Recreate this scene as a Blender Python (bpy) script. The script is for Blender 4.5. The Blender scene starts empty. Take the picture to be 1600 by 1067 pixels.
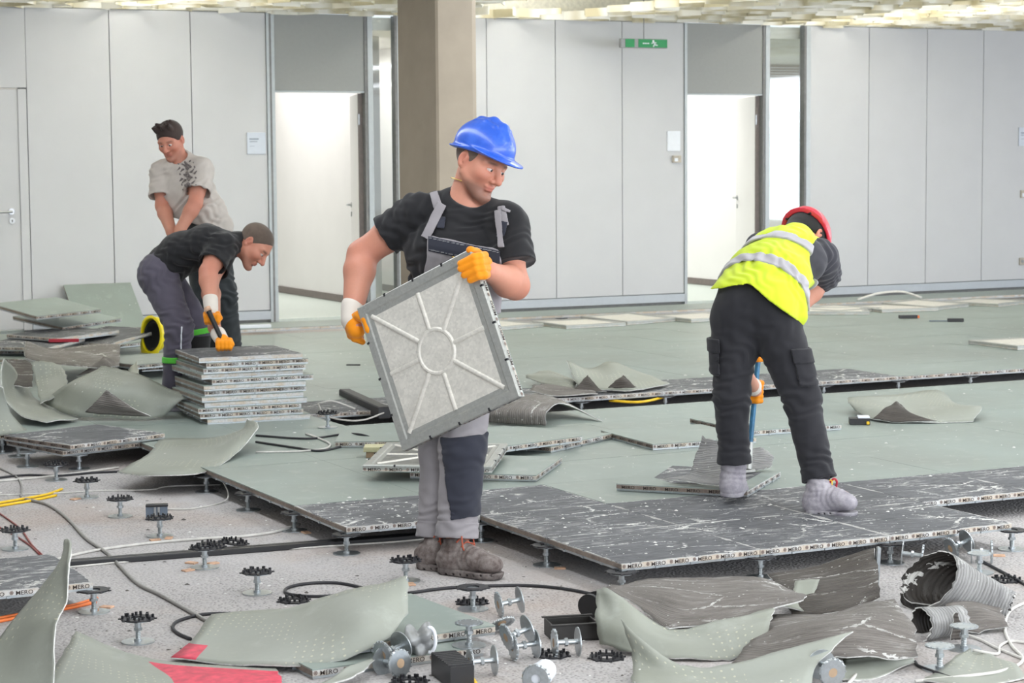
import bpy, bmesh, math, random
import numpy as np
from mathutils import Vector, Matrix
random.seed(7)
SC = bpy.context.scene
COL = SC.collection
PI = math.pi
# ---------------------------------------------------------------- camera, sky, light, exposure
FPX, PITCH, YAW, ROLL = 3311.84, 0.08775, 0.45804, -0.00751
CAM = np.array([-3.73366, -6.68174, 1.48969])       # metres; z = 0 is the top of the raised floor panels
HS = 0.11                                            # depth of the concrete slab under the panel tops
R0 = np.array([math.cos(YAW), -math.sin(YAW), 0.0])
FW = np.array([math.sin(YAW)*math.cos(PITCH), math.cos(YAW)*math.cos(PITCH), -math.sin(PITCH)])
UP = np.cross(R0, FW)
cr, sr = math.cos(ROLL), math.sin(ROLL)
CR = cr*R0 + sr*UP
CU = cr*UP - sr*R0
cd = bpy.data.cameras.new('camera'); cam = bpy.data.objects.new('camera', cd); COL.objects.link(cam)
cd.sensor_width = 36.0; cd.lens = FPX/1600*36.0; cd.clip_start = 0.05; cd.clip_end = 300
cam.matrix_world = Matrix(((CR[0], CU[0], -FW[0], CAM[0]), (CR[1], CU[1], -FW[1], CAM[1]), (CR[2], CU[2], -FW[2], CAM[2]), (0, 0, 0, 1)))
SC.camera = cam
cd.dof.use_dof = True; cd.dof.focus_distance = 8.3; cd.dof.aperture_fstop = 9.0
w = bpy.data.worlds.new('sky'); SC.world = w; w.use_nodes = True
w.node_tree.nodes['Background'].inputs[0].default_value = (0.86, 0.93, 1.0, 1)
w.node_tree.nodes['Background'].inputs[1].default_value = 1.5
SC.view_settings.view_transform = 'Standard'; SC.view_settings.look = 'None'
SC.view_settings.exposure = 0.0; SC.view_settings.gamma = 1.0; SC.view_settings.use_curve_mapping = False
def area(name, loc, size, direction, power, color=(1, 1, 1)):
    l = bpy.data.lights.new(name, 'AREA'); l.shape = 'RECTANGLE'; l.size, l.size_y = size; l.energy = power; l.color = color
    o = bpy.data.objects.new(name, l); COL.objects.link(o); o.location = loc
    o.rotation_euler = Vector(direction).to_track_quat('-Z', 'Y').to_euler(); return o
area('daylight_right_facade', (15.6, -2.0, 1.55), (16, 2.3), (-1, -0.06, -0.12), 620, (0.86, 0.91, 1.0))
area('daylight_rear_facade', (3.5, -10.6, 1.6), (15, 2.3), (0.0, 1, -0.10), 860, (0.88, 0.92, 1.0))
area('fill_left_room', (3.0, 14.2, 2.6), (2.6, 2.4), (0, 0, -1), 66, (1.0, 0.97, 0.95))  # added fill lamp under the ceiling, brightens the room behind the left doorway
area('fill_right_room', (7.4, 14.2, 2.6), (2.6, 2.4), (0, 0, -1), 92, (1.0, 0.99, 0.97))  # added fill lamp for the room behind the right doorway
area('fill_middle_room', (4.6, 14.2, 2.6), (1.2, 2.4), (0, 0, -1), 42, (1.0, 0.97, 0.92))  # added fill so the space behind the left sidelight is not dark
area('fill_window_room', (11.0, 14.4, 2.6), (2.6, 2.4), (0, 0, -1), 75, (1.0, 0.98, 0.95))  # added fill for the room behind the right sidelight
for k in range(5):
    area('ceiling_tube_light', (-1.0+3.0*k, 0.0, 2.74), (0.4, 12.0), (0, 0, -1), 128, (0.90, 0.94, 1.0))
for k in range(4):
    area('raster_tube_light', (-2.0+3.6*k, 9.4, 2.90), (0.3, 3.6), (0, 0, 1), 90, (0.98, 0.98, 1.0))

# ---------------------------------------------------------------- helpers
def ray(u, v):
    a, b = u-800.0, v-533.5
    d = CR*(a/FPX) - CU*(b/FPX) + FW
    return d
def G(u, v, z=-HS):
    d = ray(u, v); return CAM + d*((z-CAM[2])/d[2])
def GY(u, v, Y):
    d = ray(u, v); return CAM + d*((Y-CAM[1])/d[1])
def D(u, v, dep):
    return CAM + ray(u, v)*dep
def depth(p): return float((np.array(p)-CAM) @ FW)
def lin(c):
    c = c/255.0
    return c/12.92 if c <= 0.04045 else ((c+0.055)/1.055)**2.4
def rgb(r, g, b): return (lin(r), lin(g), lin(b), 1.0)
class NT:
    def __init__(s, name):
        s.m = bpy.data.materials.new(name); s.m.use_nodes = True; s.t = s.m.node_tree
        s.b = s.t.nodes['Principled BSDF']
    def n(s, typ, **kw):
        o = s.t.nodes.new(typ)
        for k, v in kw.items():
            if k[0] == '_': o.inputs[k[1:].replace('_', ' ')].default_value = v
            else: setattr(o, k, v)
        return o
    def l(s, a, b): s.t.links.new(a, b)
    def pos(s, kind='Position'):
        if kind == 'Position': return s.n('ShaderNodeNewGeometry').outputs['Position']
        return s.n('ShaderNodeTexCoord').outputs[kind]
    def mapped(s, src, scale=(1, 1, 1), rot=(0, 0, 0)):
        m = s.n('ShaderNodeMapping'); m.inputs['Scale'].default_value = scale; m.inputs['Rotation'].default_value = rot
        s.l(src, m.inputs['Vector']); return m.outputs[0]
    def noise(s, vec, scale, detail=3.0, rough=0.55):
        o = s.n('ShaderNodeTexNoise'); o.inputs['Scale'].default_value = scale; o.inputs['Detail'].default_value = detail
        o.inputs['Roughness'].default_value = rough
        s.l(vec, o.inputs['Vector']); return o.outputs['Fac']
    def voro(s, vec, scale, feature='F1', out='Distance'):
        o = s.n('ShaderNodeTexVoronoi', feature=feature); o.inputs['Scale'].default_value = scale
        s.l(vec, o.inputs['Vector']); return o.outputs[out]
    def ramp(s, fac, stops, interp='LINEAR'):
        o = s.n('ShaderNodeValToRGB'); o.color_ramp.interpolation = interp
        e = o.color_ramp.elements
        while len(e) < len(stops): e.new(0.5)
        for k, (p, c) in enumerate(stops):
            e[k].position = p; e[k].color = c if hasattr(c, '__len__') else (c, c, c, 1)
        s.l(fac, o.inputs[0]); return o.outputs[0]
    def mix(s, fac, a, b):
        o = s.n('ShaderNodeMix', data_type='RGBA')
        for sock, v in ((o.inputs[0], fac), (o.inputs[6], a), (o.inputs[7], b)):
            if hasattr(v, 'is_linked'): s.l(v, sock)
            else: sock.default_value = v
        return o.outputs[2]
    def math(s, op, a, b=0.0):
        o = s.n('ShaderNodeMath', operation=op)
        for sock, v in ((o.inputs[0], a), (o.inputs[1], b)):
            if hasattr(v, 'is_linked'): s.l(v, sock)
            else: sock.default_value = v
        return o.outputs[0]
    def bump(s, h, strength=0.3, dist=0.002):
        o = s.n('ShaderNodeBump'); o.inputs['Strength'].default_value = strength; o.inputs['Distance'].default_value = dist
        s.l(h, o.inputs['Height']); s.l(o.outputs[0], s.b.inputs['Normal'])
    def done(s, col=None, rough=0.6, metal=0.0, spec=0.5):
        if col is not None:
            if hasattr(col, 'is_linked'): s.l(col, s.b.inputs['Base Color'])
            else: s.b.inputs['Base Color'].default_value = col
        if hasattr(rough, 'is_linked'): s.l(rough, s.b.inputs['Roughness'])
        else: s.b.inputs['Roughness'].default_value = rough
        s.b.inputs['Metallic'].default_value = metal; s.b.inputs['Specular IOR Level'].default_value = spec
        return s.m
M = {}
def plain(name, c, rough=0.55, metal=0.0, var=0.06, scale=30.0, spec=0.5, kind='Position', bump=0.0):
    t = NT(name); c = rgb(*c)
    n = t.noise(t.pos(kind), scale, 4)
    lo = tuple(max(0, x*(1-var*2)) for x in c[:3])+(1,); hi = tuple(min(1, x*(1+var*2)) for x in c[:3])+(1,)
    col = t.ramp(n, [(0.3, lo), (0.7, hi)])
    if bump: t.bump(n, bump, 0.003)
    M[name] = t.done(col, rough, metal, spec); return M[name]

def vinyl(name, base, dark, dots=False, rough=0.42):
    t = NT(name); p = t.pos()
    n1 = t.noise(p, 0.9, 4, 0.6); n2 = t.noise(p, 60, 3); n3 = t.noise(p, 9, 5, 0.65)
    c = t.mix(t.ramp(n1, [(0.35, 0.0), (0.68, 1.0)]), rgb(*base), rgb(*dark))
    c = t.mix(t.math('MULTIPLY', t.ramp(n3, [(0.55, 0.0), (0.75, 1.0)]), 0.35), c, rgb(192, 196, 190))
    c = t.mix(t.math('MULTIPLY', n2, 0.18), c, rgb(120, 128, 120))
    chips = t.math('LESS_THAN', t.voro(t.mapped(p, (1, 1, 0.2)), 17), t.math('MULTIPLY', t.ramp(t.noise(p, 2.3, 2), [(0.45, 0), (0.75, 1)]), 0.13))
    c = t.mix(chips, c, rgb(225, 226, 222))
    if dots:
        uv = t.pos('UV')
        vv = t.n('ShaderNodeVectorMath', operation='FRACTION'); t.l(t.mapped(uv, (34, 34, 1)), vv.inputs[0])
        d = t.n('ShaderNodeVectorMath', operation='DISTANCE'); t.l(vv.outputs[0], d.inputs[0]); d.inputs[1].default_value = (0.5, 0.5, 0)
        msk = t.math('GREATER_THAN', t.noise(uv, 3.2, 1), 0.52)
        dot = t.math('MULTIPLY', t.math('LESS_THAN', d.outputs['Value'], 0.13), msk)
        c = t.mix(t.math('MULTIPLY', dot, 0.6), c, rgb(206, 204, 180))
    t.bump(n2, 0.15, 0.001)
    M[name] = t.done(c, rough, 0, 0.35)
vinyl('green_vinyl', (148, 161, 155), (136, 144, 137))
vinyl('sheet_face', (160, 164, 155), (145, 148, 135), dots=True, rough=0.5)

def adhesive(name, dark, light, ribs=False, white=0.5, border=False):
    t = NT(name); p = t.pos('UV') if ribs else t.pos()
    q = t.mapped(p, (1.6, 11, 1), (0, 0, 0.12)) if not ribs else t.mapped(p, (1.5, 9, 1))
    n1 = t.noise(q, 4.5, 7, 0.78); n2 = t.noise(t.mapped(p, (1, 1, 1)), 1.7, 3); n3 = t.noise(p, 48, 3, 0.6)
    c = t.mix(t.ramp(n1, [(0.32, 0.0), (0.7, 1.0)]), rgb(*dark), rgb(*light))
    c = t.mix(t.math('MULTIPLY', t.ramp(n2, [(0.4, 0), (0.7, 1)]), 0.35), c, rgb(*light))
    cell = t.voro(t.mapped(p, (1.0, 1.9, 1)), 2.6, 'DISTANCE_TO_EDGE')
    crack = t.math('MULTIPLY', t.math('LESS_THAN', cell, t.math('MULTIPLY', t.ramp(n3, [(0.42, 0), (0.75, 1)]), 0.055)), t.ramp(t.noise(p, 3.1, 2), [(0.45, 0), (0.58, 1)]))
    c = t.mix(t.math('MULTIPLY', crack, 0.9), c, rgb(222, 222, 218))
    strk = t.noise(t.mapped(p, (9, 34, 1), (0, 0, 0.35)), 1.0, 5, 0.75)
    patch = t.ramp(t.noise(p, 1.6, 3), [(0.44, 0), (0.62, 1)])
    fl = t.math('MULTIPLY', t.ramp(strk, [(0.53, 0), (0.60, 1)]), patch)
    c = t.mix(t.math('MULTIPLY', fl, white), c, rgb(212, 212, 208))
    sp = t.math('LESS_THAN', t.voro(p, 38), t.math('MULTIPLY', t.ramp(t.noise(p, 5, 2), [(0.4, 0), (0.7, 1)]), 0.2))
    c = t.mix(t.math('MULTIPLY', sp, 0.9), c, rgb(220, 220, 216))
    if border:            # pale residue left along the joints
        sx = t.n('ShaderNodeSeparateXYZ'); t.l(t.pos('Object'), sx.inputs[0])
        e = [t.math('MINIMUM', o, t.math('SUBTRACT', 0.6, o)) for o in (sx.outputs[0], sx.outputs[1])]
        d = t.math('LESS_THAN', t.math('MINIMUM', e[0], e[1]), t.math('MULTIPLY', t.ramp(t.noise(p, 7, 4, .7), [(0.42, 0), (0.7, 1)]), 0.016))
        c = t.mix(t.math('MULTIPLY', d, 0.75), c, rgb(205, 204, 200))
    h = n3
    if ribs:
        wv = t.n('ShaderNodeTexWave', wave_type='BANDS', bands_direction='Y'); wv.inputs['Scale'].default_value = 26
        wv.inputs['Distortion'].default_value = 2.5; wv.inputs['Detail'].default_value = 2; t.l(p, wv.inputs['Vector'])
        h = t.math('ADD', t.math('MULTIPLY', n3, 0.4), wv.outputs['Fac'])
        c = t.mix(t.math('MULTIPLY', t.ramp(wv.outputs['Fac'], [(0.0, 1), (0.45, 0)]), 0.30), c, rgb(62, 58, 54))
        t.bump(h, 0.6, 0.0035)
    else: t.bump(n1, 0.35, 0.002)
    M[name] = t.done(c, 0.62, 0, 0.35)
adhesive('adhesive_black', (48, 50, 54), (120, 122, 126), white=0.85, border=True)
adhesive('sheet_back', (92, 87, 82), (140, 135, 130), ribs=True, white=0.7)
adhesive('sheet_back_white', (120, 120, 120), (178, 178, 176), ribs=True, white=1.0)
adhesive('sheet_back_black', (34, 31, 29), (62, 57, 53), ribs=True, white=0.25)
adhesive('sheet_back_dark', (58, 54, 50), (98, 92, 86), ribs=True, white=0.5)

def concrete():
    t = NT('concrete'); p = t.pos()
    n1 = t.noise(p, 1.1, 4); n2 = t.noise(p, 14, 5, 0.7); v = t.voro(p, 75); n4 = t.noise(p, 120, 2)
    c = t.mix(t.ramp(n1, [(0.35, 0), (0.65, 1)]), rgb(190, 187, 187), rgb(174, 171, 170))
    c = t.mix(t.math('MULTIPLY', t.ramp(n2, [(0.45, 0), (0.7, 1)]), 0.55), c, rgb(190, 186, 183))
    peb = t.math('MULTIPLY', t.ramp(v, [(0.10, 1), (0.42, 0)]), t.ramp(n1, [(0.38, 0.3), (0.55, 1)]))
    c = t.mix(t.math('MULTIPLY', peb, 0.8), c, rgb(92, 88, 86))
    c = t.mix(t.math('MULTIPLY', t.ramp(n4, [(0.6, 0), (0.7, 1)]), 0.5), c, rgb(206, 204, 202))
    br = t.ramp(t.noise(t.mapped(p, (1, 1, 1), (0, 0, 1.0)), 0.8, 5, 0.62), [(0.50, 0), (0.66, 1)])
    c = t.mix(t.math('MULTIPLY', br, 0.38), c, rgb(172, 148, 130))
    t.bump(v, 0.6, 0.006); M['concrete'] = t.done(c, 0.85, 0, 0.3)
concrete()
def galv(name, c, rough=0.45, metal=0.75, kind='Position'):
    t = NT(name); v = t.voro(t.pos(kind), 110, 'F1', 'Color'); n = t.noise(t.pos(kind), 14, 4)
    s = t.n('ShaderNodeSeparateColor'); t.l(v, s.inputs[0])
    col = t.ramp(s.outputs[0], [(0, tuple(x*0.9 for x in rgb(*c)[:3])+(1,)), (1, tuple(min(1, x*1.06) for x in rgb(*c)[:3])+(1,))])
    col = t.mix(t.math('MULTIPLY', t.ramp(n, [(0.4, 0), (0.7, 1)]), 0.35), col, rgb(188, 186, 178))
    t.bump(n, 0.2, 0.003); M[name] = t.done(col, rough, metal, 0.5)
galv('tray_steel', (172, 174, 170), 0.42, 0.55, 'Object'); galv('tray_flat', (224, 221, 212), 0.5, 0.2, 'Object'); galv('pan_dark', (118, 120, 118), 0.4, 0.5, 'Object'); galv('zinc', (178, 185, 189), 0.34, 0.85, 'Object')
def edgeband():
    t = NT('edge_band'); p = t.pos(); n = t.noise(p, 14, 3); n2 = t.noise(p, 90, 3)
    c = t.mix(t.ramp(n, [(0.42, 0), (0.6, 1)]), rgb(206, 206, 204), rgb(200, 187, 170))
    c = t.mix(t.math('MULTIPLY', t.ramp(n2, [(0.5, 0), (0.7, 1)]), 0.35), c, rgb(140, 128, 116))
    M['edge_band'] = t.done(c, 0.7)
edgeband()
plain('edge_band_dark', (92, 88, 84), 0.75); plain('edge_band_shaded', (136, 124, 114), 0.8, var=.12, scale=25); plain('print_emblem', (132, 116, 108), 0.8); plain('edge_band_tan', (176, 150, 122), 0.75)
plain('print_ink', (58, 48, 44), 0.8); plain('rim_white', (206, 206, 202), 0.85, var=0.15, scale=40)
plain('gasket_black', (34, 34, 38), 0.5); plain('plastic_black', (30, 30, 32), 0.42); plain('plastic_grey', (96, 108, 122), 0.5)
plain('wall_panel', (203, 204, 206), 0.55, var=0.008, scale=3); plain('wall_seam', (128, 130, 128), 0.6)
plain('transom_grey', (150, 152, 150), 0.5, var=0.01); plain('frame_alu', (176, 182, 184), 0.4, 0.2, var=0.02); plain('frame_dark', (122, 122, 122), 0.5)
plain('baseboard_grey', (186, 193, 200), 0.5, var=0.01); plain('column_paint', (158, 146, 128), 0.65, var=0.03, scale=6)
plain('white_paint', (236, 234, 232), 0.5, var=0.01, scale=2); plain('skirting_dark', (120, 110, 106), 0.5); plain('ceiling_white', (228, 225, 212), 0.8)
plain('sign_white', (232, 236, 242), 0.4, var=0.01); plain('sign_blue', (206, 213, 224), 0.4, var=0.01); plain('sign_text', (150, 160, 176), 0.5); plain('sign_grey', (150, 152, 152), 0.45, 0.3)
plain('exit_green', (30, 148, 84), 0.4, var=0.02); plain('switch_beige', (188, 180, 166), 0.5); plain('blind_beige', (206, 196, 184), 0.8, var=0.03)
plain('floor_far_room', (206, 216, 208), 0.35, var=0.02); plain('handle_steel', (176, 178, 180), 0.3, 0.8)
plain('leaf_green', (110, 140, 86), 0.7, var=0.2); plain('cable_white', (212, 210, 204), 0.5); plain('cable_grey', (150, 148, 144), 0.5); plain('cable_black', (44, 44, 48), 0.5)
plain('cable_yellow', (240, 196, 30), 0.45); plain('cable_orange', (232, 122, 60), 0.45); plain('cable_red', (140, 60, 56), 0.5); plain('paint_red', (214, 70, 92), 0.6, var=0.12)
plain('trunk_black', (44, 44, 46), 0.5); plain('wood_chip', (206, 168, 140), 0.85, var=0.15); plain('red_tape', (178, 44, 62), 0.5); plain('chip_white', (226, 226, 222), 0.85)
plain('cream_board', (198, 194, 156), 0.7); plain('tray_dark', (46, 44, 42), 0.55)
def lamella():
    t = NT('raster_cream'); n = t.noise(t.mapped(t.pos(), (1, 1, .3)), 2.4, 2); c = t.ramp(n, [(0.42, rgb(210, 202, 172)), (0.56, rgb(250, 249, 243))])  # cream and white noise paints lit and unlit patches into the strips
    m = t.done(c, 0.6); tr = t.n('ShaderNodeBsdfTranslucent'); t.l(c, tr.inputs[0]); mx = t.n('ShaderNodeMixShader'); mx.inputs[0].default_value = 0.3
    t.l(t.b.outputs[0], mx.inputs[1]); t.l(tr.outputs[0], mx.inputs[2]); t.l(mx.outputs[0], t.t.nodes['Material Output'].inputs['Surface']); M['raster_cream'] = m
lamella()
def blindmat():
    t = NT('blind_cloth'); m = t.done(rgb(214, 203, 192), 0.8); tr = t.n('ShaderNodeBsdfTranslucent'); tr.inputs[0].default_value = rgb(214, 203, 192); mx = t.n('ShaderNodeMixShader'); mx.inputs[0].default_value = 0.45
    t.l(t.b.outputs[0], mx.inputs[1]); t.l(tr.outputs[0], mx.inputs[2]); t.l(mx.outputs[0], t.t.nodes['Material Output'].inputs['Surface']); M['blind_cloth'] = m
blindmat()
def glass():
    t = NT('window_glass'); t.done((0.96, 0.98, 0.97, 1), 0.02); g = t.n('ShaderNodeBsdfTransparent'); g.inputs[0].default_value = (0.95, 0.97, 0.96, 1)
    gl = t.n('ShaderNodeBsdfGlossy'); gl.inputs['Roughness'].default_value = 0.03; mx = t.n('ShaderNodeMixShader'); mx.inputs[0].default_value = 0.12
    t.l(g.outputs[0], mx.inputs[1]); t.l(gl.outputs[0], mx.inputs[2]); t.l(mx.outputs[0], t.t.nodes['Material Output'].inputs['Surface']); M['window_glass'] = t.m
glass()

def tag(o, label=None, cat=None, group=None, kind=None):
    if label: o['label'] = label
    if cat: o['category'] = cat
    if group: o['group'] = group
    if kind: o['kind'] = kind
    return o
def link(name, me, mats, parent=None, smooth=False, angle=None):
    for m in (mats if isinstance(mats, (list, tuple)) else [mats]): me.materials.append(M[m] if isinstance(m, str) else m)
    if smooth: me.polygons.foreach_set('use_smooth', [True]*len(me.polygons))
    if angle is not None: me.set_sharp_from_angle(angle=angle)
    o = bpy.data.objects.new(name, me); COL.objects.link(o)
    if parent is not None: o.parent = parent
    return o
def inst(name, me, parent=None, loc=(0, 0, 0), rot=(0, 0, 0)):
    o = bpy.data.objects.new(name, me); COL.objects.link(o); o.location = loc; o.rotation_euler = rot
    if parent is not None: o.parent = parent
    return o
class MB:
    def __init__(s): s.v, s.f, s.m, s.uv = [], [], [], None
    def add(s, vs, fs, mi=0):
        b = len(s.v); s.v += [tuple(float(c) for c in v) for v in vs]; s.f += [tuple(b+i for i in f) for f in fs]; s.m += [mi]*len(fs); return s
    def box(s, lo, hi, mi=0, bev=0.0):
        (a, b, c), (d, e, f) = lo, hi
        if bev <= 0:
            return s.add([(a, b, c), (d, b, c), (d, e, c), (a, e, c), (a, b, f), (d, b, f), (d, e, f), (a, e, f)],
                         [(0, 3, 2, 1), (4, 5, 6, 7), (0, 1, 5, 4), (1, 2, 6, 5), (2, 3, 7, 6), (3, 0, 4, 7)], mi)
        g = bev
        ring = lambda z, k: [(a+k, b+k, z), (d-k, b+k, z), (d-k, e-k, z), (a+k, e-k, z)]
        vs = ring(c, g)+ring(c+g, 0)+ring(f-g, 0)+ring(f, g)
        fs = [(3, 2, 1, 0), (12, 13, 14, 15)]
        for k in range(3):
            for i in range(4):
                j = (i+1) % 4; fs.append((4*k+i, 4*k+j, 4*k+4+j, 4*k+4+i))
        return s.add(vs, fs, mi)
    def cyl(s, p, q, r, n=12, mi=0, r2=None, caps=True):
        p, q = np.array(p, float), np.array(q, float); d = q-p; d = d/np.linalg.norm(d)
        a = np.cross(d, [0, 0, 1.0] if abs(d[2]) < 0.9 else [1.0, 0, 0]); a /= np.linalg.norm(a); b = np.cross(d, a); r2 = r if r2 is None else r2
        vs = []
        for c, rr in ((p, r), (q, r2)):
            for k in range(n): t = 2*PI*k/n; vs.append(c+rr*(math.cos(t)*a+math.sin(t)*b))
        fs = [(k, (k+1) % n, n+(k+1) % n, n+k) for k in range(n)]
        if caps: fs += [tuple(range(n))[::-1], tuple(range(n, 2*n))]
        return s.add(vs, fs, mi)
    def tube(s, pts, r, n=6, mi=0):
        pts = [np.array(p, float) for p in pts]; vs = []; prev = None
        for k, p in enumerate(pts):
            d = pts[min(k+1, len(pts)-1)]-pts[max(k-1, 0)]; d = d/(np.linalg.norm(d)+1e-9)
            a = np.cross(d, [0, 0, 1.0]) if prev is None else prev-d*(prev@d)
            if np.linalg.norm(a) < 1e-4: a = np.cross(d, [1.0, 0, 0])
            a = a/np.linalg.norm(a); prev = a; b = np.cross(d, a)
            rr = r[k] if hasattr(r, '__len__') else r
            for i in range(n): t = 2*PI*i/n; vs.append(p+rr*(math.cos(t)*a+math.sin(t)*b))
        fs = []
        for k in range(len(pts)-1):
            for i in range(n): j = (i+1) % n; fs.append((k*n+i, k*n+j, (k+1)*n+j, (k+1)*n+i))
        fs += [tuple(range(n))[::-1], tuple(range((len(pts)-1)*n, len(pts)*n))]
        return s.add(vs, fs, mi)
    def mesh(s, name):
        me = bpy.data.meshes.new(name); me.from_pydata(s.v, [], s.f); me.update()
        me.polygons.foreach_set('material_index', s.m); return me
    def build(s, name, mats, parent=None, smooth=False, angle=None): 
        me = s.mesh(name); return link(name, me, mats, parent, smooth, angle)
def thing(name, label, cat, loc=(0, 0, 0), rot=(0, 0, 0), group=None):
    o = bpy.data.objects.new(name, None); COL.objects.link(o); o.location = loc; o.rotation_euler = rot; o.empty_display_size = 0.1
    return tag(o, label, cat, group)
def copy_tree(o, parent=None):
    c = o.copy(); COL.objects.link(c)
    if parent is not None: c.parent = parent
    for ch in list(o.children): copy_tree(ch, c)
    return c
def crom(pts, n):
    P = np.array(pts, float); P = np.vstack([2*P[0]-P[1], P, 2*P[-1]-P[-2]]); out = []
    for k in range(1, len(P)-2):
        for i in range(n):
            t = i/n; a, b, c, d = P[k-1], P[k], P[k+1], P[k+2]
            out.append(0.5*((2*b)+(c-a)*t+(2*a-5*b+4*c-d)*t*t+(3*b-a-3*c+d)*t**3))
    out.append(P[-2]); return np.array(out)
# ---------------------------------------------------------------- the room
YW = 11.7
ZC = 2.79
floor = MB().box((-6, -11, -HS-0.15), (16, YW+0.1, -HS)).build('floor', 'concrete'); tag(floor, kind='structure')
wall = bpy.data.objects.new('wall_back', None); COL.objects.link(wall); tag(wall, kind='structure')
def wpanel(x0, x1, z0=0.09, z1=ZC): MB().box((x0+0.004, YW, z0), (x1-0.004, YW+0.05, z1), bev=0.003).build('wall_panel', 'wall_panel', wall)
segs = [-6.0, -5.05, -4.3, -3.56, -2.82, -2.08, -1.34, -0.6, -0.07]
for a, b in zip(segs[:-1], segs[1:]): wpanel(a, b)
for a, b in ((0.67, 1.41), (1.41, 2.15), (2.15, 2.86)): wpanel(a, b)
for a, b in ((4.19, 4.45), (4.45, 5.08), (5.08, 5.82), (5.82, 6.56), (6.56, 7.27)): wpanel(a, b)
for a, b in ((8.77, 9.52), (9.52, 10.27), (10.27, 11.02), (11.02, 11.77), (11.77, 12.52), (12.52, 13.27), (13.27, 14.02), (14.02, 14.8), (14.8, 16.0)): wpanel(a, b)
bk = MB()
for a, b in ((-6, -0.07), (0.62, 2.88), (4.17, 7.29), (8.74, 16)): bk.box((a, YW+0.03, -HS), (b, YW+0.12, ZC+0.5))
bk.build('wall_core', 'wall_seam', wall)
MB().box((-6, YW-0.01, ZC+0.004), (16, YW+0.03, 3.16)).build('wall_head', 'ceiling_white', wall)
for a, b in ((-6, -0.07), (0.67, 2.86), (4.19, 7.27), (8.77, 16)):
    o = MB().box((a, YW-0.012, 0.004), (b, YW+0.05, 0.084), bev=0.002).build('baseboard_back', 'baseboard_grey'); tag(o, kind='structure')
tr = bpy.data.objects.new('trim_1', None); COL.objects.link(tr); tag(tr, kind='structure')
for x0, x1, m in ((2.86, 2.885, 'frame_alu'), (2.885, 2.905, 'frame_dark'), (2.905, 2.935, 'frame_alu'), (7.27, 7.30, 'frame_alu')):
    MB().box((x0, YW-0.015, -0.02), (x1, YW+0.1, ZC), bev=0.003).build('post', m, tr)
def doorway(n, x0, x1, ang, fdark):
    # grey transom, jambs, open leaf hinged on the right
    o = bpy.data.objects.new('door_%d' % n, None); COL.objects.link(o); tag(o, kind='structure'); o.location = (x1, YW, 0)
    wd = x1-x0
    MB().box((-wd, 0.0, 2.09), (0, 0.07, ZC), bev=0.003).build('transom', 'transom_grey', o)
    MB().box((0.0, -0.01, -0.02), (0.03, 0.09, ZC), bev=0.002).build('jamb', fdark, o)
    MB().box((0.03, -0.015, -0.02), (0.06, 0.09, ZC), bev=0.002).build('jamb', 'frame_alu', o)
    MB().box((-wd, 0.0, 2.075), (0, 0.09, 2.09)).build('door_head', 'frame_alu', o)
    lf = bpy.data.objects.new('door_leaf', None); COL.objects.link(lf); lf.parent = o; lf.location = (-0.035, 0.08, 0); lf.rotation_euler = (0, 0, ang)
    w = wd-0.06
    MB().box((-w, 0, 0.01), (0, 0.042, 2.07), bev=0.003).build('leaf_panel', 'white_paint', lf)
    MB().box((0.0, -0.004, 0.01), (0.012, 0.05, 2.07)).build('leaf_edge', 'skirting_dark', lf)
    hb = MB()
    for s in (-1, 1):
        y = 0.021+s*0.021
        hb.cyl((-w+0.06, y, 1.02), (-w+0.06, y+s*0.045, 1.02), 0.011, 10); hb.cyl((-w+0.06, y+s*0.045, 1.02), (-w+0.19, y+s*0.045, 1.02), 0.009, 10)
        hb.cyl((-w+0.06, y, 1.02), (-w+0.06, y+s*0.008, 1.02), 0.026, 16); hb.cyl((-w+0.06, y, 0.93), (-w+0.06, y+s*0.008, 0.93), 0.024, 16)
    hb.build('door_handle', 'handle_steel', lf, True, 0.6)
    for z in (0.25, 1.83): MB().cyl((-0.03, 0.075, z-0.05), (-0.03, 0.075, z+0.05), 0.013, 10).build('hinge', 'handle_steel', o, True, 0.6)
    return o
doorway(1, 2.935, 3.82, -1.86, 'frame_dark')
doorway(2, 7.30, 8.20, -1.90, 'frame_dark')
# closed door at the far left
d3 = bpy.data.objects.new('door_3', None); COL.objects.link(d3); tag(d3, kind='structure'); d3.location = (0.62, YW, 0)
MB().box((-0.60, 0.0, 2.10), (0.05, 0.06, ZC), bev=0.003).build('transom', 'wall_panel', d3)
MB().box((-0.60, 0.005, 0.01), (-0.03, 0.05, 2.085), bev=0.004).build('leaf_panel', 'wall_panel', d3)
MB().box((-0.028, -0.006, 0.0), (0.045, 0.06, ZC-0.7), bev=0.004).build('jamb', 'wall_panel', d3)
MB().box((-0.70, -0.006, 0.0), (-0.605, 0.06, ZC-0.7), bev=0.004).build('jamb', 'wall_panel', d3)
hb = MB(); hb.cyl((-0.11, 0.005, 1.035), (-0.11, -0.008, 1.035), 0.028, 18); hb.cyl((-0.11, -0.005, 1.035), (-0.11, -0.05, 1.035), 0.010, 10); hb.cyl((-0.11, -0.05, 1.035), (-0.25, -0.05, 1.03), 0.010, 10)
hb.build('door_handle', 'handle_steel', d3, True, 0.6)
k = MB().cyl((-0.105, 0.005, 0.955), (-0.105, -0.006, 0.955), 0.025, 18).build('keyhole_rose', 'sign_white', d3, True, 0.6)
MB().cyl((-0.105, -0.005, 0.958), (-0.105, -0.0075, 0.958), 0.006, 10).box((-0.108, -0.0075, 0.942), (-0.102, -0.005, 0.957)).build('keyhole', 'plastic_black', k)
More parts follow.
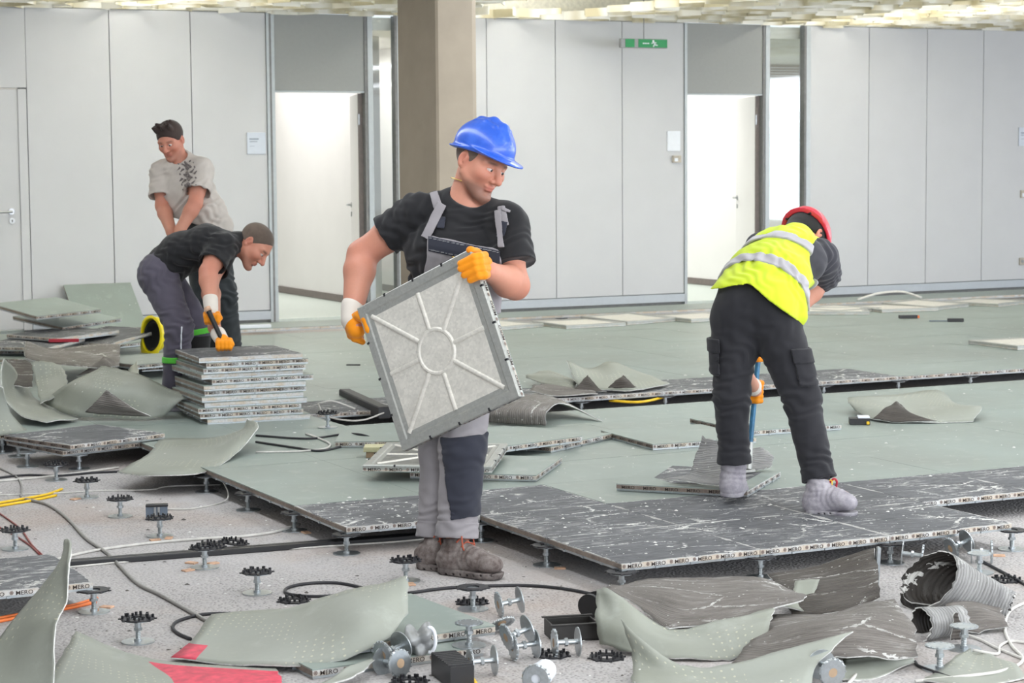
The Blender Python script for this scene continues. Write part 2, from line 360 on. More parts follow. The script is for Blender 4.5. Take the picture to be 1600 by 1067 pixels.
# glass sidelights
def sidelight(n, x0, x1):
    o = bpy.data.objects.new('window_%d' % n, None); COL.objects.link(o); tag(o, kind='structure'); o.location = (x0, YW, 0); w = x1-x0
    MB().box((0.02, 0.03, 0.06), (w-0.03, 0.036, ZC)).build('pane', 'window_glass', o)
    MB().box((0, -0.01, -0.02), (0.022, 0.08, ZC), bev=0.003).build('window_frame', 'frame_alu', o)
    MB().box((w-0.045, -0.01, -0.02), (w-0.02, 0.08, ZC), bev=0.003).build('window_frame', 'frame_dark', o)
    MB().box((w-0.02, -0.012, -0.02), (w+0.03, 0.08, ZC), bev=0.003).build('window_frame', 'frame_alu', o)
    MB().box((0.02, -0.01, 0.0), (w-0.04, 0.08, 0.07), bev=0.003).build('window_frame', 'frame_alu', o)
sidelight(1, 3.88, 4.17); sidelight(2, 8.26, 8.75)
# rooms beyond: floor, partitions, rear wall with one window
tag(MB().box((-2, YW+0.1, -0.06), (14, 17.5, -0.004)).build('floor_2', 'floor_far_room'), kind='structure')
tag(MB().box((-2, YW+0.13, 2.66), (14, 17.5, 2.78)).build('ceiling_2', 'white_paint'), kind='structure')
def partition(name, x0, y0, y1, x1=None):
    o = MB().box((x0, y0, 0), (x1 or x0+0.1, y1, 2.66)).build(name, 'white_paint'); tag(o, kind='structure')
    b = MB().box((x0-0.012, y0, 0), (x0, y1, 0.07)).build('skirting', 'skirting_dark', o)
pw = G(531, 471, 0.0)
partition('wall_partition_left', float(pw[0]), 12.75, 17.2); partition('wall_partition_mid', 5.4, YW+0.13, 17.2); partition('wall_partition_far_left', 0.2, YW+0.13, 17.2)
partition('wall_partition_right', float(G(1112, 446, 0)[0]), 12.9, 15.2)
partition('wall_partition_far_right', 13.0, YW+0.13, 17.2)
# rear facade of those rooms, a real opening behind the right sidelight
YR = 17.2
tag(MB().box((-2, YR, 0), (10.3, YR+0.2, 2.78)).box((13.2, YR, 0), (14, YR+0.2, 2.78)).box((10.3, YR, 0), (13.2, YR+0.2, 0.76)).build('wall_rear', 'white_paint'), kind='structure')
wn = bpy.data.objects.new('window_3', None); COL.objects.link(wn); tag(wn, kind='structure'); wn.location = (10.3, YR, 0)
for lo, hi in (((0, 0, 0.74), (2.9, 0.09, 0.80)), ((0, 0, 1.92), (2.9, 0.09, 2.04)), ((0, 0, 0.76), (0.06, 0.09, 2.78)), ((0.92, 0, 0.76), (0.98, 0.09, 2.78)), ((2.84, 0, 0.76), (2.9, 0.09, 2.78))):
    MB().box(lo, hi, bev=0.004).build('window_frame', 'blind_beige', wn)
MB().box((0.05, 0.04, 0.78), (2.86, 0.046, 2.7)).build('pane', 'window_glass', wn)
bl = MB()
for kk in range(14): bl.box((0.04, -0.03, 2.27+kk*0.035), (2.86, -0.022, 2.302+kk*0.035))
bl.build('roller_blind', 'blind_cloth', wn)['kind'] = 'stuff'
# greenery outside that window
rng = np.random.default_rng(3); vs, fs = [], []
for kk in range(1500):
    c = np.array([12.3+5.5*rng.random(), 21+2.0*rng.random(), -1.1+3.0*rng.random()]); d = rng.normal(size=(2, 3))*0.10
    b = len(vs); vs += [c-d[0], c+d[1], c+d[0], c-d[1]]; fs.append((b, b+1, b+2, b+3))
hd = MB().add(vs, fs).build('hedge', 'leaf_green'); tag(hd, 'pale green hedge outside the window behind the right glass strip', 'hedge')
MB().box((12.5, 21.9, -1.2), (17.6, 22.1, 1.6)).build('branches', 'leaf_green', hd)
tag(MB().box((5, 17.5, -1.3), (25, 45, -1.2)).build('ground_outside', 'leaf_green'), kind='structure')
# walls left and the beams over the window facades; the right and rear sides are glazed to the daylight
tag(MB().box((-6.2, -11, -HS), (-6, YW, ZC+0.5)).build('wall_left', 'wall_panel'), kind='structure')
tag(MB().box((16, -11, -HS), (16.2, YW, 0.35)).box((16, -11, 2.75), (16.2, YW, ZC+0.5)).build('wall_right', 'wall_panel'), kind='structure')
tag(MB().box((-6, -11.2, -HS), (16, -11, 0.35)).box((-6, -11.2, 2.75), (16, -11, ZC+0.5)).build('wall_front', 'wall_panel'), kind='structure')
# ceiling: white soffit, and the honeycomb raster hung below it
ceil = MB().box((-6, -11, 3.16), (16, YW+0.1, 3.3)).build('ceiling', 'ceiling_white'); tag(ceil, kind='structure')
s = 0.25; hx = s*0.866
ncell = int(17.5/(3*s))
colx0, colx1, coly0, coly1 = None, None, None, None
CP = G(690, 640, 0)            # foot of the column
def strip(y, sgn):
    pts = []
    x = -1.6
    for k in range(ncell):
        pts += [(x, .0056*sgn), (x+s, .0056*sgn), (x+1.5*s, (hx-.0056)*sgn), (x+2.5*s, (hx-.0056)*sgn)]; x += 3*s
    z0, z1 = ZC-0.005, ZC+0.062; t = 0.005; mb = MB()
    for (a, b), (c, d) in zip(pts[:-1], pts[1:]):
        mx, my = (a+c)/2, y+(b+d)/2
        if abs(mx-5.05) < 0.62 and abs(my-10.0) < 1.1: continue
        dx, dy = c-a, d-b; L = math.hypot(dx, dy); nx, ny = -dy/L*t, dx/L*t
        dz = random.uniform(-0.016, 0.016)
        mb.add([(a-nx, y+b-ny, z0+dz), (c-nx, y+d-ny, z0+dz), (c+nx, y+d+ny, z0+dz), (a+nx, y+b+ny, z0+dz), (a-nx, y+b-ny, z1), (c-nx, y+d-ny, z1), (c+nx, y+d+ny, z1), (a+nx, y+b+ny, z1)],
               [(0, 3, 2, 1), (4, 5, 6, 7), (0, 1, 5, 4), (1, 2, 6, 5), (2, 3, 7, 6), (3, 0, 4, 7)])
    if mb.v: mb.build('raster_strip', 'raster_cream', ceil)
y = YW-0.05
for k in range(13): strip(y-2*hx*k, -1); strip(y-2*hx*(k+1), 1)
# column
cy = float(CP[1])
col = bpy.data.objects.new('column', None); COL.objects.link(col); tag(col, kind='structure')
def col_pts():
    P = lambda u: GY(u, 640, cy)
    return P
dcol = depth(CP)
# the column's near edge runs down at u=688; left face to 620, right face to 758
E0 = G(688, 652, 0.0); EL = G(622, 640, 0.0); ER = G(760, 628, 0.0)
nx = np.array([math.cos(0.0), math.sin(0.0)])
A = np.array(E0[:2]); 
def along(A, dirv, u):
    # length along dirv from A so that the point projects at column u (height 0)
    lo, hi = 0.0, 1.5
    for _ in range(40):
        m = (lo+hi)/2; p = np.array([A[0]+dirv[0]*m, A[1]+dirv[1]*m, 0.0])-CAM
        uu = 800+FPX*(p@CR)/(p@FW)
        if (uu < u) == (dirv[0]*CR[0]+dirv[1]*CR[1] > 0): lo = m
        else: hi = m
    return lo
th = 0.10
dX = np.array([math.cos(th), math.sin(th)]); dY = np.array([-math.sin(th), math.cos(th)])
lx = along(A, dX, 757); ly = along(A, dY, 621)
c4 = [A, A+dX*lx, A+dX*lx+dY*ly, A+dY*ly]
ch = 0.06
prof = []
for k in range(4):
    a, b, c = c4[k-1], c4[k], c4[(k+1) % 4]
    prof += [b+(a-b)/np.linalg.norm(a-b)*ch*(0.2 if k == 0 else 1), b+(c-b)/np.linalg.norm(c-b)*ch*(0.2 if k == 0 else 1)]
vs = [(p[0], p[1], -HS) for p in prof]+[(p[0], p[1], 3.16) for p in prof]; n = 8
MB().add(vs, [(k, (k+1) % n, n+(k+1) % n, n+k) for k in range(n)]+[tuple(range(n))[::-1], tuple(range(n, 2*n))]).build('column_shaft', 'column_paint', col)
# things on the wall
def plate(name, label, cat, u0, v0, u1, v1, mat, dep=0.012, text=True):
    a = GY(u0, v1, YW); b = GY(u1, v0, YW)
    o = MB().box((0, -dep, 0), (b[0]-a[0], 0.0, b[2]-a[2]), bev=0.002).build(name, mat); o.location = (a[0], YW-0.0005, a[2]); tag(o, label, cat)
    w, h = b[0]-a[0], b[2]-a[2]
    if text:
        mb = MB(); mb.box((0.12*w, -dep-0.001, 0.66*h), (0.62*w, -dep, 0.74*h)); mb.box((0.12*w, -dep-0.001, 0.56*h), (0.55*w, -dep, 0.60*h)); mb.box((0.12*w, -dep-0.001, 0.36*h), (0.4*w, -dep, 0.38*h)); mb.build('printed_lines', 'sign_text', o)
    return o
plate('room_sign', 'pale blue room sign on the wall left of the left doorway', 'sign', 386, 207, 414, 241, 'sign_blue')
MBx = plate('room_sign', 'blank white room sign above the small switch left of the right doorway', 'sign', 1042, 205, 1062, 236, 'sign_white', text=False)
MB().box((0.01, -0.014, 0.02), (0.10, -0.012, 0.17)).build('sign_insert', 'sign_white', MBx)
plate('room_sign', 'pale room sign cut by the right edge of the photo', 'sign', 1591, 199, 1613, 228, 'sign_blue')
sw = plate('wall_switch', 'small beige switch box under the white room sign', 'switch', 1050, 243, 1062, 254, 'switch_beige', 0.03, False)
MB().box((0.012, -0.034, 0.012), (0.05, -0.03, 0.045)).build('switch_rocker', 'sign_white', sw)
so = plate('wall_switch', 'beige switch on the wall at the right photo edge, below the room sign', 'switch', 1594, 297, 1606, 309, 'switch_beige', 0.02, False)
MB().box((0.01, -0.024, 0.01), (0.04, -0.02, 0.05)).build('switch_rocker', 'sign_white', so)
so = plate('power_socket', 'double socket low on the wall at the right photo edge', 'socket', 1592, 402, 1612, 414, 'switch_beige', 0.02, False)
for x in (0.03, 0.08): MB().cyl((x, -0.024, 0.04), (x, -0.019, 0.04), 0.02, 12).build('socket_face', 'sign_grey', so)
# exit sign hanging from the raster
a = GY(969, 74.5, YW-0.5); b = GY(1041, 61.5, YW-0.5)
ex = thing('exit_sign', 'green and white emergency exit sign hanging from the ceiling on a thin rod', 'sign', (float(a[0]), YW-0.5, float(a[2])))
W_, H_ = float(b[0]-a[0]), float(b[2]-a[2])
MB().box((0, -0.02, 0), (W_, 0.02, H_), bev=0.003).build('sign_body', 'sign_grey', ex)
MB().box((0.09*W_, -0.024, 0.06*H_), (0.285*W_, -0.02, 0.94*H_)).box((0.37*W_, -0.024, 0.06*H_), (0.995*W_, -0.02, 0.94*H_)).build('sign_face', 'exit_green', ex)
rm = MB(); y_ = -0.0245
rm.cyl((0.69*W_, -0.0262, 0.76*H_), (0.69*W_, -0.024, 0.76*H_), 0.011, 10)
for p, q in (((.70, .62), (.73, .34)), ((.73, .36), (.78, .30)), ((.71, .40), (.69, .14)), ((.68, .60), (.75, .58)), ((.70, .62), (.65, .50))):
    rm.cyl((p[0]*W_, y_, p[1]*H_), (q[0]*W_, y_, q[1]*H_), 0.0065, 6)
for x0, x1 in ((.46, .50), (.51, .55), (.56, .60)): MB().box((x0*W_, -0.0255, 0.44*H_), (x1*W_, -0.024, 0.56*H_)).build('printed_word', 'sign_white', ex)
rm.build('pictogram', 'sign_white', ex)['kind'] = 'stuff'
MB().cyl((0.51*W_, 0, H_), (0.51*W_, 0, 3.16-a[2]), 0.004, 8).build('hanging_rod', 'frame_dark', ex)
# ---------------------------------------------------------------- raised floor panels
TH = 0.031                       # panel thickness
def text_mesh(body, size):
    c = bpy.data.curves.new('lettering', 'FONT'); c.body = body; c.size = size; c.resolution_u = 2; c.offset = 0.00012*size/0.02
    o = bpy.data.objects.new('lettering', c); COL.objects.link(o)
    me = bpy.data.meshes.new_from_object(o.evaluated_get(bpy.context.evaluated_depsgraph_get()))
    bpy.data.objects.remove(o); bpy.data.curves.remove(c)
    return [tuple(v.co) for v in me.vertices], [tuple(p.vertices) for p in me.polygons]
tv, tf = text_mesh('MERO', 0.0205)
tv = [(v[0]*1.12, v[1], v[2]) for v in tv]
tw = max(v[0] for v in tv)
def lettering(n=6, first=0):
    # the emblem (a dark disc with a light ring of dots) and the word, repeated along a 0.6 m edge
    mb = MB()
    for k in range(n):
        x0 = 0.004+0.1*k
        R = 0.0070
        for r0, r1 in ((0.0, 0.45), (0.68, 1.0)):
            q = [(x0+R+R*r1*math.cos(a), 0.0085+R*r1*math.sin(a)) for a in np.linspace(0, 2*PI, 11)[:-1]]
            p = [(x0+R+R*r0*math.cos(a), 0.0085+R*r0*math.sin(a)) for a in np.linspace(0, 2*PI, 11)[:-1]]
            if r0 == 0: mb.add([(a, 0, b) for a, b in q], [tuple(range(10))], 1)
            else: mb.add([(a, 0, b) for a, b in p+q], [(i, 10+i, 10+(i+1) % 10, (i+1) % 10) for i in range(10)], 1)
        for i in range(6):
            a = i*PI/3; cx, cz = x0+R+R*0.57*math.cos(a), 0.0085+R*0.57*math.sin(a); e = 0.0011
            mb.add([(cx-e, 0, cz-e), (cx+e, 0, cz-e), (cx+e, 0, cz+e), (cx-e, 0, cz+e)], [(0, 1, 2, 3)], 1)
        mb.add([(x0+0.021+v[0], 0, v[1]) for v in tv], tf)
    return mb.mesh('edge_lettering')
ME_TXT = lettering(); ME_TXT.materials.append(M['print_ink']); ME_TXT.materials.append(M['print_emblem'])
S_ = 0.6
ME_CORE = MB().box((0.0012, 0.0012, -0.023), (S_-0.0012, S_-0.0012, -0.004), bev=0.0015).mesh('panel_core')
ME_CORE.materials.append(M['edge_band']); ME_CORE.materials.append(M['edge_band_shaded'])
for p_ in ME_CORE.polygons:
    if p_.normal.x < -.9 or p_.normal.y > .9: p_.material_index = 1      # two sides darker: their shade is painted into the edge colour
tb = MB().box((0.002, 0.002, -TH), (S_-0.002, S_-0.002, -0.023))
for k in range(3):
    for (x, y, dx, dy) in ((0.15+0.15*k, 0.0, .006, .004), (0.0, 0.15+0.15*k, .004, .006)): tb.box((x-dx, y-dy+0.002, -TH), (x+dx, y+dy+0.002, -0.023))
ME_TRAY = tb.mesh('panel_tray'); ME_TRAY.materials.append(M['zinc'])
ME_GREEN = MB().box((0.0005, 0.0005, -0.004), (S_-0.0005, S_-0.0005, 0.0)).mesh('vinyl_covering'); ME_GREEN.materials.append(M['green_vinyl'])
ME_BLACK = MB().box((0.0012, 0.0012, -0.004), (S_-0.0012, S_-0.0012, -0.0015)).mesh('adhesive_layer'); ME_BLACK.materials.append(M['adhesive_black'])
def put_text(parent, sides):
    for sd in sides:
        loc, rz = {'front': ((0, -0.0004, -0.0212), 0), 'right': ((S_+0.0004, 0, -0.0212), PI/2), 'back': ((S_, S_+0.0004, -0.0212), PI), 'left': ((-0.0004, S_, -0.0212), -PI/2)}[sd]
        inst('edge_lettering', ME_TXT, parent, loc, (0, 0, rz))
def visible(pts, m=60):
    P = np.array(pts)-CAM; z = P@FW
    if z.min() < 0.5: return False
    u = 800+FPX*(P@CR)/z; v = 533.5-FPX*(P@CU)/z
    return u.max() > -m and u.min() < 1600+m and v.max() > -m and v.min() < 1067+m
BLACK = {(0, 0), (1, 0), (2, 0), (0, 1), (1, 1), (2, 1), (3, 1), (4, 1), (5, 1), (-1, 2), (0, 2), (-4, 1), (-5, 1)} | {(i, 8) for i in range(0, 8)}
def present(i, j):
    if j < 0: return False
    if j == 0: return 0 <= i <= 2
    if j == 1: return i >= 0 or i in (-4, -5)
    if j in (2, 3, 4): return i >= -1
    if j in (5, 6): return i >= -1
    if j == 7: return i in (-1, 0, ) or i > 12
    if j == 17: return i < 3
    if j > 18: return False
    return i >= -3
LAID = set(); npan = 0
for j in range(0, 19):
    for i in range(-5, 26):
        if not present(i, j): continue
        x, y = i*S_, j*S_
        if not visible([(x, y, 0), (x+S_, y, 0), (x, y+S_, 0), (x+S_, y+S_, 0)]): continue
        LAID.add((i, j)); npan += 1
        dz = random.uniform(-0.0006, 0.0006)
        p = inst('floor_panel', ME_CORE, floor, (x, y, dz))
        if (i, j) in BLACK: inst('adhesive_layer', ME_BLACK, p)
        else: inst('vinyl_covering', ME_GREEN, p)
        fr, lf = not present(i, j-1), not present(i-1, j)
        if fr or lf:
            inst('panel_tray', ME_TRAY, p)
            if j < 12: put_text(p, [sd for sd, on in (('front', fr), ('left', False)) if on])
# left and back edges get their shade from the core's painted colour
# ---------------------------------------------------------------- tray (underside) of a panel
def rib_half(p, q, r):
    mb = MB(); p, q = np.array(p, float), np.array(q, float); d = (q-p)/np.linalg.norm(q-p); n = np.array([-d[1], d[0], 0])
    vs = []
    for c in (p, q):
        for k in range(7): t = PI*k/6; vs.append(c+n*r*math.cos(t)+np.array([0, 0, 1])*r*0.7*math.sin(t))
    return mb.add(vs, [(k, k+1, 8+k, 7+k) for k in range(6)]+[(6, 5, 4, 3, 2, 1, 0), (7, 8, 9, 10, 11, 12, 13)])
h = S_/2
PAN = MB().box((-h+.04, -h+.04, -0.006), (h-.04, h-.04, -0.0035)).mesh('tray_pan'); PAN.materials.append(M['tray_flat'])
PAN_DARK = PAN.copy(); PAN_DARK.materials.clear(); PAN_DARK.materials.append(M['pan_dark'])
rm = MB()
for k in range(4):
    a = k*PI/2; c_, s_ = math.cos(a), math.sin(a)
    def tr4(x, y, z): return (x*c_-y*s_, x*s_+y*c_, z)
    o_, i1, i2 = h-0.001, h-0.042, h-0.062
    prof = [(o_, -0.020), (o_, -0.002), (o_-0.004, 0.002), (i1+0.006, 0.002), (i1, -0.002), (i2, -0.0035)]
    vs = []
    for r, z in prof: vs += [tr4(-r, -r, z), tr4(r, -r, z)]
    rm.add(vs, [(2*m, 2*m+1, 2*m+3, 2*m+2) for m in range(len(prof)-1)])
RIM = rm.mesh('tray_rim'); RIM.materials.append(M['tray_steel'])
nm = MB()
for k in range(4):
    a = k*PI/2; c_, s_ = math.cos(a), math.sin(a)
    for x in (-0.15, 0.0, 0.15):
        lo = [(-.004, -h-.001, -.006), (.004, -h-.001, -.006), (.004, -h+.012, .0032), (-.004, -h+.012, .0032), (-.004, -h-.001, .0032), (.004, -h-.001, .0032)]
        nm.add([((v[0]+x)*c_-v[1]*s_, (v[0]+x)*s_+v[1]*c_, v[2]) for v in lo], [(0, 1, 5, 4), (4, 5, 2, 3), (0, 4, 3), (1, 2, 5)])
NOTCH = nm.mesh('rim_notches'); NOTCH.materials.append(M['gasket_black'])
bs = MB(); n = 28
for (ra, za), (rb, zb) in zip([(0.094, -0.0035), (0.088, 0.003), (0.081, 0.003), (0.076, -0.001), (0.0001, -0.001)], [(0.088, 0.003), (0.081, 0.003), (0.076, -0.001), (0.0001, -0.001), (0, 0)][:4]):
    vs = [(r*math.cos(2*PI*k/n), r*math.sin(2*PI*k/n), z) for r, z in ((ra, za), (rb, zb)) for k in range(n)]
    bs.add(vs, [(k, (k+1) % n, n+(k+1) % n, n+k) for k in range(n)])
BOSS = bs.mesh('center_boss'); BOSS.materials.append(M['tray_flat'])
RIBS = []
for k in range(8):
    a = k*PI/4; R1 = h-0.06 if k % 2 == 0 else (h-0.055)*1.40
    me = rib_half((0.09*math.cos(a), 0.09*math.sin(a), -0.0035), (R1*math.cos(a), R1*math.sin(a), -0.0035), 0.0095).mesh('rib'); me.materials.append(M['tray_flat']); RIBS.append(me)
BODY = MB().box((-h+.0012, -h+.0012, -0.027), (h-.0012, h-.0012, -0.0065)).mesh('panel_core'); BODY.materials.append(M['edge_band'])
COVB = MB().box((-h+.0012, -h+.0012, -TH), (h-.0012, h-.0012, -0.027)).mesh('vinyl_covering'); COVB.materials.append(M['green_vinyl'])
def tray_panel(label, cat='floor panel', group=None, detail=True, pan=None):
    """a panel lying or held with its steel tray towards +z; origin at the centre of the tray face"""
    o = thing('floor_panel', label, cat, group=group)
    for nme, me in (('panel_core', BODY), ('vinyl_covering', COVB), ('tray_rim', RIM), ('tray_pan', pan or PAN)): inst(nme, me, o)
    if detail:
        inst('center_boss', BOSS, o)
        for me in RIBS: inst('rib', me, o)
        t = inst('rim_notches', NOTCH, o); t['kind'] = 'stuff'
        for k in range(4):
            a = k*PI/2; x, y = -h, -h-0.0003
            inst('edge_lettering', ME_TXT, o, (x*math.cos(a)-y*math.sin(a), x*math.sin(a)+y*math.cos(a), -0.0255), (0, 0, a))
    return o
def frame_matrix(X, Y, Z, o): return Matrix(((X[0], Y[0], Z[0], o[0]), (X[1], Y[1], Z[1], o[1]), (X[2], Y[2], Z[2], o[2]), (0, 0, 0, 1)))
# ---------------------------------------------------------------- loose panels
def loose(label, p0, p1, ztop, kind='green', tilt=(0, 0), sides=('front', 'left', 'right'), group=None):
    """p0, p1: pixels of two neighbouring top corners along the front edge"""
    a, b = G(*p0, ztop), G(*p1, ztop); ang = math.atan2(b[1]-a[1], b[0]-a[0])
    o = thing('floor_panel', label, 'floor panel', (a[0], a[1], ztop), (tilt[0], tilt[1], ang), group)
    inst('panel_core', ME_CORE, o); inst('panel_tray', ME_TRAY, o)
    if kind == 'green': inst('vinyl_covering', ME_GREEN, o)
    else: inst('adhesive_layer', ME_BLACK, o)
    put_text(o, sides); return o
o = loose('loose green floor panel under the left boot of the man in the yellow vest', (1168, 766), (1221, 735), TH+.002, sides=('front', 'left', 'right'))
ca, sa_ = math.cos(o.rotation_euler[2]), math.sin(o.rotation_euler[2]); vs = []
for u, v in ((1022, 746), (1058, 724), (1100, 722), (1190, 738), (1165, 752), (1090, 757), (1050, 755)):
    p = G(u, v, TH+.0025); dx, dy = p[0]-o.location[0], p[1]-o.location[1]; vs.append((min(.596, max(.004, dx*ca+dy*sa_)), min(.596, max(.004, -dx*sa_+dy*ca)), .0006))
MB().add(vs, [tuple(range(len(vs)))]).build('bared_adhesive', 'adhesive_black', o)
loose('loose green floor panel lying alone in front of the curled tunnel of vinyl', (1020, 694), (1122, 687), TH+.002)
loose('green floor panel lying behind the legs of the man in the yellow vest', (1165, 673), (1322, 662), TH+.002)
loose('floor panel lying face up under the overturned steel tray behind the legs of the blue-helmeted man', (640, 737), (830, 742), TH+.002)
loose('smaller-looking green floor panel right of the tilted tray, overlapping its neighbour', (772, 699), (879, 685), 2*TH+.004, sides=('front', 'right'), tilt=(0.0, 0.0))
loose('green floor panel at the right end of the overlapping pair beside the tilted tray', (861, 698), (938, 681), TH+.002)
loose('green floor panel behind the left end of the tilted tray, black cable across it', (523, 690), (640, 689), TH+.002)
b0 = loose('upper of two black stripped floor panels stacked on pedestals at the left', (110, 695), (270, 675), 0.036, 'black')
b1 = loose('lower of two black stripped floor panels stacked on pedestals at the left', (98, 704), (235, 689), 0.0, 'black')
loose('green floor panel lying low in the scrap at the bottom of the photo', (515, 1012), (787, 975), -HS+TH+0.036, sides=('front', 'right'))
loose('bottom panel of the pair lying in the scrap at the bottom of the photo', (488, 1046), (760, 1009), -HS+TH+.001, sides=('front', 'right'))
# tall stack of removed panels, edges towards the camera
sa, sb = G(316, 664, 0.0), G(470, 655, 0.0); sang = math.atan2(sb[1]-sa[1], sb[0]-sa[0])
offs = [(0.03, 0), (-0.01, .01), (-0.025, 0.0), (0.01, 0), (-.01, -.01), (0.012, .01), (0.0, -0.01), (0.05, 0), (-.01, .01), (-.002, 0), (.012, -.005), (-0.03, 0), (.02, .01)]
NTH = ['lowest', 'second from the bottom', 'third from the bottom', 'fourth from the bottom', 'fifth from the bottom', 'sixth from the bottom', 'sixth from the top', 'fifth from the top', 'fourth from the top', 'third from the top', 'second from the top', 'topmost']
zz = 0.0
for k in range(12):
    ox, oy = offs[k]
    o = thing('floor_panel', '%s floor panel of the tall stack beside the two bending men' % NTH[k], 'floor panel',
              (sa[0]+ox+0.02*k/12, sa[1]+oy, zz+TH), (0, 0, sang+random.uniform(-.03, .03)), 'panels of the tall stack')
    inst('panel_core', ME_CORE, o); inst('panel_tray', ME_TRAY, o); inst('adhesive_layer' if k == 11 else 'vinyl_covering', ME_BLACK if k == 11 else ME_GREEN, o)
    if k in (1, 2, 7, 9, 10, 5): put_text(o, ('front',))
    zz += TH+0.0006
# small pile behind the stack
for k in range(2):
    o = loose('%s pale floor panel of the low pile behind the tall stack' % ('lower', 'upper')[k], (216-3*k, 570), (262-3*k, 566), (TH+.001)*(k+1)+0.04, 'black' if k == 0 else 'green', sides=('front',))
loose('bottom floor panel lying under the low pile behind the tall stack', (222, 574), (268, 571), 0.04, 'black', sides=('front',))
# overturned tray leaning on the loose panel behind the first man
o = tray_panel('overturned floor panel showing its steel tray, lying tilted behind the legs of the blue-helmeted man', pan=PAN_DARK)
A_, B_, C_ = G(566, 727, 0.075), G(752, 729, 0.075), G(826, 672, 0.115)
X = (B_-A_)/np.linalg.norm(B_-A_); Z = np.cross(X, C_-B_); Z /= np.linalg.norm(Z); Y = np.cross(Z, X)
o.matrix_world = frame_matrix(X, Y, Z, A_+X*h+Y*h)
# the panel the first man carries
PC = [(-0.610, 0.135, -8.32), (-0.154, 0.353, -7.997), (0.029, -0.205, -7.877), (-0.427, -0.424, -8.2)]
WP = [CAM+R0*a+UP*b-FW*c for a, b, c in PC]
o = tray_panel('floor panel carried by the man in the blue helmet, steel tray with ribs towards the camera', 'floor panel')
X = WP[2]-WP[3]; X = X/np.linalg.norm(X); Y = WP[0]-WP[3]; Z = np.cross(X, Y); Z /= np.linalg.norm(Z); Y = np.cross(Z, X)
HELD = frame_matrix(X, Y, Z, sum(WP)/4); o.matrix_world = HELD
HX, HY, HZ, HO = X, Y, Z, sum(WP)/4
# upside-down panels along the wall trench
wl = [((885, 509), (980, 504), 'first', 0), ((768, 512), (832, 507), 'half hidden', 0), ((980, 503), (1068, 496), 'second', .03), ((1080, 499), (1150, 495), 'third', 0.0),
      ((1256, 487), (1308, 487), 'fourth', 0), ((1310, 486), (1376, 481), 'fifth', 0), ((1378, 484), (1462, 481), 'sixth', 0), ((1462, 480), (1555, 470), 'seventh', 0.03), ((1560, 475), (1640, 466), 'eighth', 0), ((1590, 541), (1680, 536), 'lone', 0)]
lab = {'half hidden': 'overturned floor panel near the wall trench, partly hidden by the blue-helmeted man', 'lone': 'overturned floor panel alone at the right photo edge, far back on the green floor'}
for p0, p1, nm_, tl in wl:
    o = tray_panel(lab.get(nm_, 'overturned pale floor panel by the wall trench, %s from the left of the row' % nm_), group='overturned panels along the wall trench', detail=False)
    a, b = G(*p0, TH), G(*p1, TH); ang = math.atan2(b[1]-a[1], b[0]-a[0])
    o.location = (a[0]+h*math.cos(ang)-h*math.sin(ang), a[1]+h*math.sin(ang)+h*math.cos(ang), TH+.001+tl*0.3); o.rotation_euler = (tl, 0, ang)
# panels piled against the wall at the far left
def slab(label, pts, up, kind='green'):
    """three corner points (front-left, front-right, back-right)"""
    a, b, c = pts; X = (b-a)/np.linalg.norm(b-a); Z = np.cross(X, c-b); Z /= np.linalg.norm(Z); Y = np.cross(Z, X)
    o = thing('floor_panel', label, 'floor panel'); o.matrix_world = frame_matrix(X, Y, Z, a)
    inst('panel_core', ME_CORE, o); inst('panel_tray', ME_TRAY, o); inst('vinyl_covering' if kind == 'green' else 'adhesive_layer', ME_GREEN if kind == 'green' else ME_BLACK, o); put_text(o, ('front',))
    return o
base = G(216, 505, 0.0); Yb = YW-0.16
pL, pR = GY(105, 500, Yb), GY(214, 500, Yb); pL[2] = pR[2] = 0.0
slab('green floor panel leaning against the wall behind the left pile', (np.array([pL[0], YW-.54, 0.03]), np.array([pL[0]+.6, YW-.54, 0.03]), np.array([pL[0]+.6, YW-.06, 0.39])), 1)
def flatslab(label, p0, p1, z, rx=0.0, ry=0.0, kind='green'):
    a, b = G(*p0, z), G(*p1, z); ang = math.atan2(b[1]-a[1], b[0]-a[0])
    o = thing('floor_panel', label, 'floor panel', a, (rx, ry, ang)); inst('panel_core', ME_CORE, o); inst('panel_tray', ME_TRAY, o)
    inst('vinyl_covering' if kind == 'green' else 'adhesive_layer', ME_GREEN if kind == 'green' else ME_BLACK, o); put_text(o, ('front',)); return o
flatslab('top floor panel of the pile against the left wall, tipped towards the room', (57, 494), (168, 486), 0.30, 0.12, -0.03)
flatslab('second floor panel of the pile against the left wall, under the tipped one', (98, 511), (213, 501), 0.19, 0.10, -0.05)
flatslab('floor panel at the foot of the pile against the left wall, sloping to the floor', (184, 538), (290, 528), 0.036, 0.0, -0.0)
flatslab('black floor panel lying in the shade under the pile at the left wall', (80, 532), (182, 538), 0.10, 0.12, 0.0, 'black')
flatslab('upper dusty black floor panel of the low stack at the left photo edge', (10, 522), (131, 531), 0.16, 0.03, 0.0, 'black')
flatslab('white-streaked black floor panel of the low stack at the left photo edge', (-40, 541), (76, 543), 0.11, 0.03, 0.0, 'black')
flatslab('lowest floor panel of the low stack at the left photo edge', (-36, 549), (124, 545), 0.06, 0.02, 0.0, 'black')
pl = flatslab('pale board lying under the low stack at the left photo edge', (-80, 563), (40, 560), 0.036, 0, 0, 'green')
